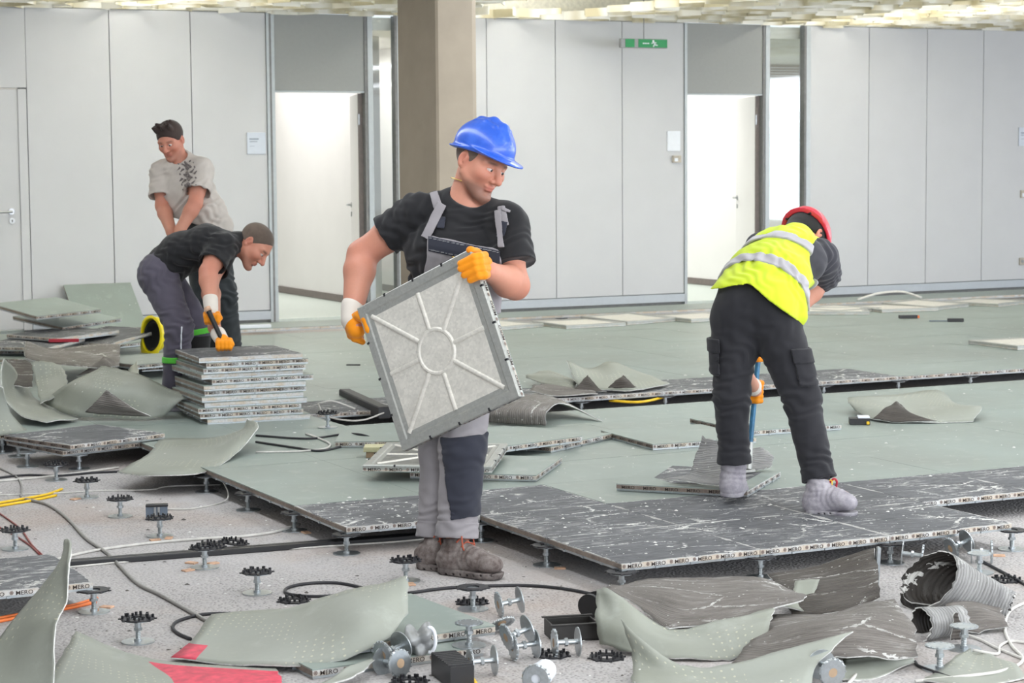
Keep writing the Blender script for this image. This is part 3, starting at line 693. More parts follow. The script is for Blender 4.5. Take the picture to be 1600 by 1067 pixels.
# ---------------------------------------------------------------- pedestals
def ped_meshes():
    d = {}
    mb = MB(); mb.cyl((0, 0, 0), (0, 0, 0.004), 0.055, 24); mb.cyl((0, 0, 0.004), (0, 0, 0.012), 0.013, 12); d['base_plate'] = (mb.mesh('base_plate'), 'zinc')
    mb = MB(); zt = HS-TH-0.006
    for k in range(7): z = 0.012+k*0.0055; mb.cyl((0, 0, z), (0, 0, z+0.0028), 0.0092, 10, 0, 0.0076).cyl((0, 0, z+.0028), (0, 0, z+.0055), 0.0076, 10, 0, 0.0092)
    mb.cyl((0, 0, 0.05), (0, 0, zt), 0.011, 12); d['stud'] = (mb.mesh('stud'), 'zinc')
    mb = MB().cyl((0, 0, 0.040), (0, 0, 0.050), 0.015, 6); d['lock_nut'] = (mb.mesh('lock_nut'), 'zinc')
    mb = MB().cyl((0, 0, zt), (0, 0, zt+.004), 0.046, 24)
    for k in range(12):
        a = 2*PI*k/12; mb.box((0.040*math.cos(a)-.003, 0.040*math.sin(a)-.003, zt+.004), (0.040*math.cos(a)+.003, 0.040*math.sin(a)+.003, zt+.0052))
    d['head_plate'] = (mb.mesh('head_plate'), 'zinc')
    def gasket(prong):
        mb = MB(); z0 = zt+0.004; n = 24; vs = []
        for r, z in ((0.024, z0), (0.056, z0), (0.056, z0+.005), (0.024, z0+.005)): vs += [(r*math.cos(2*PI*k/n), r*math.sin(2*PI*k/n), z) for k in range(n)]
        mb.add(vs, [(a*n+k, a*n+(k+1) % n, ((a+1) % 4)*n+(k+1) % n, ((a+1) % 4)*n+k) for a in range(4) for k in range(n)])
        for k in range(16):
            a = 2*PI*k/16+.1; r = 0.050 if k % 2 else 0.034; c_, s_ = math.cos(a)*r, math.sin(a)*r
            hh = prong*(1.0 if k % 4 else 1.5)
            mb.box((c_-.0035, s_-.0035, z0+.004), (c_+.0035, s_+.0035, z0+.005+hh))
        for k in range(8):
            a = 2*PI*k/8+.3; c_, s_ = math.cos(a)*.058, math.sin(a)*.058; mb.box((c_-.005, s_-.005, z0), (c_+.005, s_+.005, z0+.004))
        return mb.mesh('gasket')
    d['gasket'] = (gasket(0.010), 'gasket_black'); d['gasket_low'] = (gasket(0.0), 'gasket_black')
    mb = MB().cyl((0, 0, zt), (0, 0, zt+.003), 0.046, 28)
    d['toothed_head'] = None
    for k, v in d.items():
        if v: v[0].materials.append(M[v[1]]); v[0].set_sharp_from_angle(angle=0.7) if False else None
    return d
PM = ped_meshes(); ZT = HS-TH-0.006
def pedestal(label, loc, rot=(0, 0, 0), gasket='gasket', group='floor pedestals'):
    o = thing('floor_pedestal', label, 'pedestal', tuple(float(c) for c in loc), rot, group)
    for k in ('base_plate', 'stud', 'lock_nut', 'head_plate'): inst(k, PM[k][0], o)
    if gasket: inst('gasket', PM[gasket][0], o)
    return o
def at(u, v, z=-HS): return G(u, v, z)
def node(i, j): return (i*S_, j*S_, -HS)
for (i, j), lb in {(0, 0): 'pedestal under the front corner of the nearest black panels', (1, 0): 'pedestal under the front edge of the black panels, behind the ribbed sheets', (2, 0): 'pedestal under the front edge of the black panels, left of the rolled sheet',
                   (3, 0): 'pedestal under the right end of the front edge of black panels', (0, 1): 'pedestal under the left edge of the black panels, right of the brown boots', (0, 2): 'pedestal in the corner behind the ankles of the blue-helmeted man',
                   (-1, 2): 'pedestal under the near corner of the left green and black panels', (-1, 3): 'second pedestal back along the left edge of the green floor', (-1, 4): 'third pedestal back along the left edge of the green floor',
                   (-1, 5): 'fourth pedestal back along the left edge of the green floor', (4, 8): 'pedestal in the far trench, left end by the yellow cable', (5, 8): 'pedestal in the far trench beside the right end of the yellow cable',
                   (7, 8): 'pedestal in the far trench just right of the vested man\'s thigh', (8, 8): 'pedestal in the far trench, middle of its right half', (9, 8): 'pedestal in the far trench, rightmost one',
                   (9, 18): 'pedestal in the trench along the back wall, left one', (10, 18): 'pedestal in the trench along the back wall, right one', (-3, 1): 'pedestal under the corner of the black panel at the left photo edge'}.items():
    pedestal(lb, node(i, j), (0, 0, 0.3*i), 'gasket_low')
free = [((634, 908), 'gasket', 'black-topped pedestal standing just left of the brown work boots'), ((402, 927), 'gasket', 'black-topped pedestal standing alone left of the coiled black cable'),
        ((216, 1003), 'gasket', 'black-topped pedestal standing between the bottom left sheets'), ((24, 858), 'gasket', 'black-topped pedestal beside the red cables at the left edge'),
        ((250, 838), 'gasket', 'black-topped pedestal in front of the blue-grey clip block'), ((188, 807), 'gasket', 'black-topped pedestal left of the blue-grey clip block'),
        ((136, 777), 'gasket', 'black-topped pedestal behind the tip of the yellow cable'), ((88, 750), 'gasket', 'black-topped pedestal on the white and black cable run at the left'),
        ((43, 729), None, 'bare steel pedestal in front of the two stacked black panels, left one'), ((124, 733), None, 'bare steel pedestal in front of the two stacked black panels, right one'),
        ((29, 713), None, 'bare steel pedestal by the dark corner of the left scrap pile'), ((4, 707), None, 'bare steel pedestal at the very left photo edge below the scrap pile'),
        ((320, 887), 'gasket', 'black-topped pedestal on the black cable duct left of the floor edge'), ((739, 952), 'gasket_low', 'pedestal standing behind the green panel at the bottom of the photo'),
        ((1468, 1046), None, 'bare pedestal standing in front of the small rolled sheet at the bottom right'), ((1506, 1014), None, 'bare pedestal standing behind the pointed scrap at the bottom right'),
        ((1530, 895), None, 'bare pedestal standing right of the big rolled sheet')]
for (u, v), gk, lb in free: pedestal(lb, at(u, v), (0, 0, random.uniform(0, 3)), gk)
pedestal('bare pedestal standing on the pair of panels at the bottom of the photo', at(733, 1009, -HS+TH+.001), (0, 0, .4), None)
pedestal('pedestal standing on the floor right of the tall panel stack', G(512, 668, 0.0), (0, 0, 1.0), 'gasket')
# pedestals lying on their sides: toothed zinc disc at one end, plain disc at the other
def toothed():
    mb = MB(); n = 32; vs = []
    for r, z in ((0.014, 0), (0.040, 0), (0.044, .004), (0.0440, .007), (0.036, .007), (0.030, .002), (0.014, .002)): vs += [(r*math.cos(2*PI*k/n), r*math.sin(2*PI*k/n), z) for k in range(n)]
    m = 7; mb.add(vs, [(a*n+k, a*n+(k+1) % n, ((a+1) % m)*n+(k+1) % n, ((a+1) % m)*n+k) for a in range(m) for k in range(n)])
    for k in range(16): a = 2*PI*k/16; c_, s_ = .043*math.cos(a), .043*math.sin(a); mb.box((c_-.002, s_-.002, 0), (c_+.002, s_+.002, .0082))
    return mb.mesh('toothed_disc')
TD = toothed(); TD.materials.append(M['zinc'])
HB = MB().cyl((0, 0, -0.001), (0, 0, .004), 0.015, 16).cyl((0, 0, .004), (0, 0, .007), .009, 12).mesh('hub'); HB.materials.append(M['edge_band_tan'])
PD = MB().cyl((0, 0, 0.072), (0, 0, 0.0755), 0.047, 28).mesh('plain_disc'); PD.materials.append(M['zinc'])
SP = MB().cyl((0, 0, 0), (0, 0, .072), 0.0085, 12).cyl((0, 0, 0.030), (0, 0, 0.040), 0.014, 6).mesh('spindle'); SP.materials.append(M['zinc'])
def lying(label, u, v, az, el, zc=None):
    """az: direction of the spindle from toothed to plain disc, measured in the ground plane from image-right towards the depth; el: tilt up"""
    zc = -HS+0.046 if zc is None else zc
    p = G(u, v, zc); d = (R0*math.cos(az)+np.array([math.sin(YAW), math.cos(YAW), 0])*math.sin(az))*math.cos(el)+np.array([0, 0, 1])*math.sin(el)
    o = thing('floor_pedestal', label, 'pedestal', p, (0, 0, 0), 'dismantled pedestals in the scrap')
    o.rotation_euler = Vector(d).to_track_quat('Z', 'Y').to_euler()
    inst('toothed_disc', TD, o, (0, 0, -.007), (PI*0, 0, 0)); inst('hub', HB, o, (0, 0, -.006)); inst('spindle', SP, o); inst('plain_disc', PD, o); return o
lying('lying pedestal with its toothed disc facing the camera, left of the black box', 624, 1036, 2.3, -0.1)
lying('lying pedestal right of the black box, plain disc to the right', 736, 1034, 0.25, 0.0)
lying('lying pedestal of the leaning pair in the middle, nearer the camera', 803, 1010, 0.35, 0.05)
lying('lying pedestal of the leaning pair in the middle, behind the other', 793, 995, 0.45, 0.25, -HS+0.075)
lying('lying pedestal just in front of the black tray box', 868, 1004, 0.2, 0.0)
lying('lying pedestal behind the green panel corner, discs upright', 781, 944, 0.3, 0.15)
lying('lying pedestal with tilted flat disc beside the green panel corner', 785, 975, -1.0, -0.9, -HS+0.03)
lying('pedestal head lying at the very bottom, right of centre, bluish disc to the camera', 1300, 1050, 1.9, 0.1)
lying('lying pedestal behind the big roll, plain disc to the left', 1440, 868, 2.9, 0.1)
lying('lying pedestal half hidden by the top of the big roll', 1487, 856, 0.4, 0.3)
lying('lying pedestal right of the big roll, plain disc left', 1548, 862, 2.95, 0.0)
lying('lying pedestal hidden behind others at the left of the black box', 600, 1022, 0.8, 0.2, -HS+0.06)
# ---------------------------------------------------------------- torn vinyl sheets
def pt(p, base):
    """(u, v, vb): the point seen at pixel (u, v) that stands above the ground point seen at row vb; (u, v): on the ground"""
    if len(p) == 2: return G(p[0], p[1], base)
    return D(p[0], p[1], depth(G(p[0], p[2], base)))
def surf(grid, n=6):
    A_ = np.array(grid)                     # rows, cols, 3
    rows = np.array([crom(r, n) for r in A_])
    return np.array([crom(rows[:, k], n) for k in range(rows.shape[1])]).transpose(1, 0, 2)
def sheet(label, rows, face='sheet_face', back='sheet_back', base=-HS, t=0.0045, paint=None, n=6, pts=None, jag=0.006, ripple=0.004, lift=0.006, name='vinyl_sheet', cat='vinyl sheet'):
    S = surf([[pt(p, base) for p in r] for r in rows], n) if pts is None else np.array(pts)
    S = S.copy(); S[:, :, 2] += lift
    nr, nc = S.shape[:2]; rg = np.random.default_rng(abs(hash(label)) % 9973 if False else sum(map(ord, label)))
    du = np.gradient(S, axis=1); dv = np.gradient(S, axis=0); N = np.cross(du, dv); N /= (np.linalg.norm(N, axis=2, keepdims=True)+1e-9)
    # torn outline and gentle ripples
    a, b = np.meshgrid(np.arange(nc), np.arange(nr)); ph = rg.random(6)*6
    S += N*(ripple*(np.sin(a*0.55+ph[0]+0.3*b)+np.sin(b*0.7+ph[1])))[:, :, None]
    for k in range(nc): S[0, k] += dv[0, k]/(np.linalg.norm(dv[0, k])+1e-9)*rg.uniform(-jag, jag); S[-1, k] += dv[-1, k]/(np.linalg.norm(dv[-1, k])+1e-9)*rg.uniform(-jag, jag)
    for k in range(nr): S[k, 0] += du[k, 0]/(np.linalg.norm(du[k, 0])+1e-9)*rg.uniform(-jag, jag); S[k, -1] += du[k, -1]/(np.linalg.norm(du[k, -1])+1e-9)*rg.uniform(-jag, jag)
    lw = np.cumsum(np.r_[0, np.linalg.norm(np.diff(S[nr//2], axis=0), axis=1)]); lh = np.cumsum(np.r_[0, np.linalg.norm(np.diff(S[:, nc//2], axis=0), axis=1)])
    c0 = S.reshape(-1, 3).mean(0); c0 = np.array([c0[0], c0[1], S[:, :, 2].min()])
    F_ = (S+N*t*0.5-c0).reshape(-1, 3); B_ = (S-N*t*0.5-c0).reshape(-1, 3); m = nr*nc
    vs = np.vstack([F_, B_]).tolist(); fs, mi, uvs = [], [], []
    UVv = [(lw[i], lh[j]) for j in range(nr) for i in range(nc)]
    for j in range(nr-1):
        for i in range(nc-1):
            q = (j*nc+i, j*nc+i+1, (j+1)*nc+i+1, (j+1)*nc+i)
            pm = 0
            if paint and paint[0] <= i/(nc-1) <= paint[1] and paint[2] <= j/(nr-1) <= paint[3]: pm = 3
            fs.append(q); mi.append(pm); fs.append(tuple(m+k for k in q[::-1])); mi.append(1)
    per = [i for i in range(nc)]+[j*nc+nc-1 for j in range(1, nr)]+[(nr-1)*nc+i for i in range(nc-2, -1, -1)]+[j*nc for j in range(nr-2, 0, -1)]
    for k in range(len(per)): x, y = per[k], per[(k+1) % len(per)]; fs.append((y, x, m+x, m+y)); mi.append(2)
    me = bpy.data.meshes.new(name); me.from_pydata(vs, [], fs); me.update(); me.polygons.foreach_set('material_index', mi)
    ul = me.uv_layers.new(name='UVMap'); vi = np.zeros(len(me.loops), int); me.loops.foreach_get('vertex_index', vi)
    uvv = np.array(UVv+UVv); ul.data.foreach_set('uv', uvv[vi].astype(np.float32).ravel())
    sm = [k != 2 for k in mi]; me.polygons.foreach_set('use_smooth', sm)
    o = link(name, me, [face, back, 'rim_white', 'paint_red']); o.location = c0
    return tag(o, label, cat)
sheet('dark olive curled vinyl sheet standing on edge at the bottom left corner', [
    [(-25, 1085), (20, 1090), (62, 1092), (84, 1095)], [(-8, 1015, 1070), (28, 1005, 1075), (64, 988, 1080), (86, 990, 1085)], [(50, 935, 1050), (72, 935, 1060), (97, 942, 1068), (104, 945, 1070)],
    [(92, 885, 1040), (99, 880, 1045), (106, 882, 1052), (109, 884, 1055)], [(102, 847, 1030), (106, 845, 1032), (110, 849, 1035), (112, 851, 1036)]], 'sheet_face', 'sheet_face', jag=.003, ripple=.002)
sheet('flat dotted vinyl sheet with a broad red paint mark at the bottom left', [
    [(55, 1095), (180, 1100), (320, 1100), (445, 1090)], [(85, 1045, 1050), (190, 1060, 1064), (310, 1066, 1070), (440, 1066, 1070)], [(118, 990, 1010), (170, 1010, 1022), (262, 1038, 1044), (432, 1046, 1052)]], paint=(.55, 1.0, .28, .85), jag=.004)
sheet('large vinyl sheet curling up to the right, bottom left of centre', [
    [(268, 1034), (380, 1042, 1048), (480, 1046, 1052), (590, 1012, 1044), (637, 962, 1026)], [(300, 1000, 1012), (390, 1005, 1022), (490, 992, 1035), (572, 965, 1036), (638, 938, 1020)], [(330, 962, 978), (430, 956, 990), (500, 938, 1005), (580, 918, 1010), (636, 902, 1010)]], paint=(0, .07, 0, .35), jag=.004)
sheet('narrow green vinyl strip with a torn edge left of the black box at the bottom', [[(495, 1080), (550, 1062, 1075)], [(530, 1052, 1068), (575, 1045, 1062)], [(555, 1040, 1060), (594, 1031, 1050)]], jag=.005)
sheet('olive vinyl sheet with an upturned pointed corner at the left end of the green floor', [
    [(184, 738), (240, 745, 748), (320, 738, 744), (375, 705, 724), (403, 668, 714)], [(225, 715, 722), (290, 705, 715), (345, 695, 714), (380, 680, 714), (400, 661, 710)], [(250, 690, 696), (300, 687, 694), (345, 686, 694), (378, 672, 702), (389, 657, 705)]], 'sheet_face', base=-0.03)
PB = 0.0
sheet('big arched dotted vinyl sheet in front of the left scrap pile', [
    [(62, 628, 642), (110, 650, 656), (170, 655, 658), (225, 656, 658), (257, 653, 656)], [(108, 600, 650), (150, 606, 656), (205, 612, 657), (245, 622, 656), (282, 628, 655)], [(160, 574, 648), (190, 578, 649), (220, 588, 650), (262, 606, 651), (305, 622, 651)]], base=PB)
sheet('grey folded-over corner showing its back on the big arched sheet at the left', [[(133, 645, 664), (165, 650, 664), (236, 652, 664)], [(150, 628, 665), (175, 632, 665), (205, 637, 665)], [(166, 611, 665), (169, 612, 665), (173, 615, 665)]], 'sheet_back', 'sheet_face', base=PB, jag=.002)
sheet('upright dotted vinyl sheet in the left scrap pile, behind the big arched one', [[(64, 632, 648), (82, 622, 647), (105, 607, 645)], [(56, 600, 640), (75, 597, 640), (104, 588, 640)], [(48, 566, 637), (72, 568, 636), (97, 572, 634)]], base=PB)
sheet('U-curved green vinyl sheet at the left photo edge', [[(8, 561, 655), (20, 575, 640), (32, 592, 625)], [(1, 595, 656), (18, 603, 642), (44, 608, 628)], [(6, 625, 660), (30, 628, 648), (56, 626, 635)], [(30, 648, 663), (58, 648, 657), (84, 641, 648)], [(72, 662, 668), (96, 660, 664), (122, 656, 659)]], 'sheet_back', 'sheet_face', base=PB, jag=.003)
sheet('black-backed vinyl scrap at the left photo edge, below the U-curved sheet', [[(-8, 600, 692), (4, 608, 692)], [(-10, 640, 692), (16, 645, 687)], [(-12, 682, 697), (46, 678, 686)]], 'sheet_back_dark', 'sheet_face', base=-.05)
sheet('long brown ribbed vinyl sheet, back up, behind the left scrap pile', [[(40, 562, 600), (90, 571, 600), (140, 576, 600), (187, 573, 597)], [(38, 549, 595), (80, 557, 590), (140, 558, 590), (187, 556, 585)], [(40, 535, 588), (76, 546, 580), (138, 541, 575), (188, 540, 575)]], 'sheet_back', 'sheet_face', base=PB)
sheet('grey torn ridge of vinyl between the brown ribbed sheet and the arched sheet', [[(118, 588, 600), (150, 584, 600), (187, 591, 600)], [(148, 571, 598), (164, 566, 598), (188, 585, 597)], [(162, 560, 596), (168, 559, 596), (177, 566, 595)]], 'sheet_back', 'sheet_face', base=PB, jag=.004)
sheet('black inner side of a curled vinyl piece at the left edge of the scrap pile', [[(14, 606, 642), (30, 606, 640), (50, 607, 640)], [(12, 584, 630), (32, 586, 630), (52, 588, 630)], [(8, 563, 625), (30, 565, 622), (50, 568, 622)]], 'sheet_back_dark', 'sheet_face', base=PB)
sheet('small triangular green vinyl scrap left of the tall panel stack', [[(190, 590, 603), (203, 591, 603), (216, 592, 602)], [(197, 584, 600), (205, 581, 600), (216, 580, 600)], [(204, 577, 598), (209, 572, 597), (214, 566, 596)]], base=PB, jag=.003)
sheet('pale green vinyl mound with a pointed left corner in the far scrap heap', [[(905, 607, 613), (935, 612, 614), (985, 612, 614), (1047, 603, 605)], [(893, 585, 611), (930, 592, 609), (975, 588, 607), (1030, 594, 602)], [(884, 565, 609), (920, 576, 601), (957, 567, 601), (1002, 583, 598)]], base=0)
sheet('curled vinyl sheet at the left end of the far scrap heap', [[(822, 592, 601), (850, 599, 608), (896, 609, 613)], [(825, 587, 600), (860, 590, 605), (902, 600, 609)], [(842, 581, 597), (864, 583, 600), (906, 597, 606)]], 'sheet_face', base=0)
sheet('left dark triangular fold of the far scrap heap', [[(896, 611, 616), (920, 614, 616), (948, 614, 616)], [(908, 598, 615), (920, 601, 615), (934, 606, 615)], [(917, 588, 614), (919, 588, 614), (921, 590, 614)]], 'sheet_back_dark', 'sheet_face', base=0, jag=.002)
sheet('right dark triangular fold of the far scrap heap', [[(950, 607, 615), (970, 608, 615), (994, 607, 614)], [(962, 596, 615), (973, 597, 615), (985, 598, 614)], [(973, 588, 614), (975, 588, 614), (977, 589, 614)]], 'sheet_back_dark', 'sheet_face', base=0, jag=.002)
sheet('low grey curled strip at the front of the far scrap heap', [[(828, 612, 620), (870, 619, 622), (935, 617, 620)], [(833, 604, 616), (868, 611, 617), (928, 612, 616)], [(845, 600, 613), (872, 604, 613), (925, 609, 613)]], 'sheet_back', 'sheet_face', base=0)
sheet('brown ribbed vinyl sheet arched like a tunnel right of the carried panel', [
    [(735, 660, 662), (738, 645, 662), (765, 628, 654), (800, 617, 640)], [(800, 664, 666), (800, 643, 666), (818, 628, 656), (860, 622, 640)], [(853, 666, 667), (855, 642, 667), (880, 632, 656), (943, 658, 659)]], 'sheet_face', 'sheet_back', base=0, jag=.003)
sheet('pale green vinyl sheet with upturned ends in the right middle of the floor', [[(1336, 643, 650), (1368, 656, 659), (1440, 660, 662), (1520, 659, 660)], [(1326, 630, 646), (1375, 640, 653), (1430, 648, 655), (1534, 638, 653)], [(1325, 624, 641), (1390, 620, 640), (1462, 612, 632), (1492, 635, 641)]], base=0, jag=.004)
sheet('dark peaked fold in front of the pale green sheet at the right', [[(1364, 656, 661), (1400, 660, 662), (1465, 660, 662)], [(1382, 640, 660), (1402, 642, 660), (1432, 651, 660)], [(1397, 630, 658), (1402, 630, 658), (1408, 633, 658)]], 'sheet_back_dark', 'sheet_face', base=0, jag=.002)
# bottom right heap
sheet('pale green dotted sheet with a swooping front in the bottom right heap', [
    [(937, 1008, 1012), (1000, 1025, 1030), (1080, 1031, 1034), (1150, 1029, 1033), (1196, 1003, 1024)], [(932, 965, 1008), (985, 988, 1020), (1060, 1004, 1024), (1140, 996, 1022), (1205, 972, 1014)], [(931, 922, 994), (958, 928, 1002), (1045, 984, 1014), (1130, 972, 1012), (1209, 951, 1004)]])
sheet('large brown ribbed sheet, back up, on top of the pale green dotted one', [
    [(945, 923, 985), (1000, 951, 998), (1047, 985, 1014), (1140, 970, 1008), (1252, 943, 985)], [(955, 919, 975), (1010, 928, 982), (1075, 940, 990), (1160, 936, 985), (1258, 934, 975)], [(962, 916, 965), (1015, 908, 962), (1100, 903, 958), (1190, 906, 958), (1238, 922, 962)]], 'sheet_back', 'sheet_face', jag=.008)
sheet('olive sheet at the very bottom right of centre, curling up at both ends', [
    [(985, 1090), (1080, 1100), (1180, 1105), (1262, 1085)], [(988, 1038, 1058), (1060, 1066, 1074), (1160, 1068, 1078), (1282, 1036, 1070)], [(972, 972, 1048), (1048, 1038, 1062), (1150, 1040, 1066), (1332, 991, 1056)]], 'sheet_face')
sheet('wide grey ribbed sheet, back up, in the middle of the bottom right heap', [
    [(1143, 1042, 1052), (1240, 1038, 1056), (1340, 1030, 1058), (1434, 1030, 1048)], [(1175, 1000, 1022), (1260, 985, 1034), (1350, 970, 1034), (1428, 990, 1034)], [(1205, 962, 985), (1280, 962, 988), (1340, 948, 994), (1398, 938, 1004)]], 'sheet_back', 'sheet_face', jag=.008)
sheet('brown ribbed sheet hanging below the front edge of the black panels', [[(1240, 965), (1300, 961, 966), (1376, 934, 952)], [(1215, 922, 942), (1290, 912, 942), (1372, 900, 938)], [(1200, 903, 920), (1280, 886, 918), (1366, 862, 922)]], 'sheet_back_dark', 'sheet_face', jag=.006)
sheet('small olive sheet corner with dots between the two large ribbed sheets', [[(1222, 952, 962), (1262, 958, 962)], [(1238, 930, 953), (1270, 936, 953)], [(1243, 908, 948), (1281, 908, 948)]], 'sheet_face', jag=.002)
# conical roll
A3, B3 = G(1436, 952, -HS), G(1580, 962, -HS)
A3[2] += 0.118; B3[2] += 0.040
ax = B3-A3; L = np.linalg.norm(ax); ax /= L; sd = np.cross(ax, [0, 0, 1.0]); sd /= np.linalg.norm(sd); vv = np.cross(sd, ax)
def roll(label, A3, ax, sd, vv, L, r0, r1, turns, start, nr=16, nc=54, spiral=0.22, shear=0.0):
    P_ = []
    for j in range(nr):
        t = j/(nr-1); row = []
        for i in range(nc):
            s_ = i/(nc-1); a = start+2*PI*turns*s_; r = (r0*(1-t)+r1*t)*(1-spiral*s_)
            row.append(A3+ax*(L*t+shear*(math.cos(a)+.6*math.sin(a)+.4)*(1-t))+r*(math.cos(a)*sd+math.sin(a)*vv))
        P_.append(row)
    return sheet(label, None, 'sheet_back_black', 'sheet_back_white', pts=P_, ripple=.002, jag=.006, lift=0)
roll('big grey ribbed vinyl roll with a dark open end at the right', A3, ax, sd, vv, L, 0.122, 0.05, 1.12, -2.2, shear=.085)
A4, B4 = G(1438, 1000, -HS), G(1500, 992, -HS); A4[2] += .056; B4[2] += .05; ax4 = (B4-A4); L4 = np.linalg.norm(ax4); ax4 /= L4; sd4 = np.cross(ax4, [0, 0, 1.0]); sd4 /= np.linalg.norm(sd4)
roll('small grey vinyl roll in front of the big roll', A4, ax4, sd4, np.cross(sd4, ax4), L4, 0.058, 0.052, 0.85, -1.2, nr=8, nc=28)
sheet('low ribbed vinyl mound right of the small roll', [[(1470, 987, 992), (1530, 989, 992), (1574, 981, 987)], [(1475, 962, 987), (1530, 958, 984), (1570, 965, 984)], [(1480, 947, 977), (1530, 946, 974), (1562, 955, 974)]], 'sheet_back', 'sheet_face')
sheet('small pointed upright vinyl scrap beside the small roll', [[(1485, 1003, 1006), (1502, 1001, 1004)], [(1489, 980, 1004), (1500, 980, 1003)], [(1493, 960, 1004), (1496, 961, 1003)]], 'sheet_back_dark', 'sheet_back', jag=.002)
sheet('flat pale green vinyl piece at the bottom right corner', [[(1440, 1066), (1510, 1078), (1605, 1062)], [(1482, 1040), (1530, 1044), (1592, 1048)], [(1517, 1015), (1535, 1020), (1562, 1032)]], jag=.003)
sheet('green vinyl strip under the front of the wide grey ribbed sheet', [[(1308, 1066), (1370, 1060), (1428, 1038)], [(1312, 1046, 1054), (1370, 1042, 1048), (1428, 1034, 1038)], [(1318, 1030, 1044), (1370, 1030, 1042), (1428, 1030, 1036)]], jag=.003)
# vinyl being peeled off the loose panel
sheet('white-streaked vinyl peeling up behind the left boot of the man in the yellow vest', [[(1035, 752, 753), (1080, 757, 758), (1128, 760, 761)], [(1076, 742, 751), (1098, 745, 753), (1140, 742, 755)], [(1087, 715, 748), (1104, 712, 749), (1146, 712, 749)], [(1097, 683, 746), (1112, 690, 747), (1152, 692, 747)]], 'sheet_back_white', 'sheet_face', base=0.04, jag=.005)
sheet('torn piece of vinyl on the loose panel, right of the bar\'s tip', [[(1163, 734, 735), (1184, 735, 736), (1203, 734, 735)], [(1168, 713, 733), (1187, 716, 733), (1209, 720, 732)], [(1172, 700, 731), (1190, 702, 731), (1204, 707, 730)]], 'sheet_back_white', 'sheet_face', base=0.04, jag=.006)
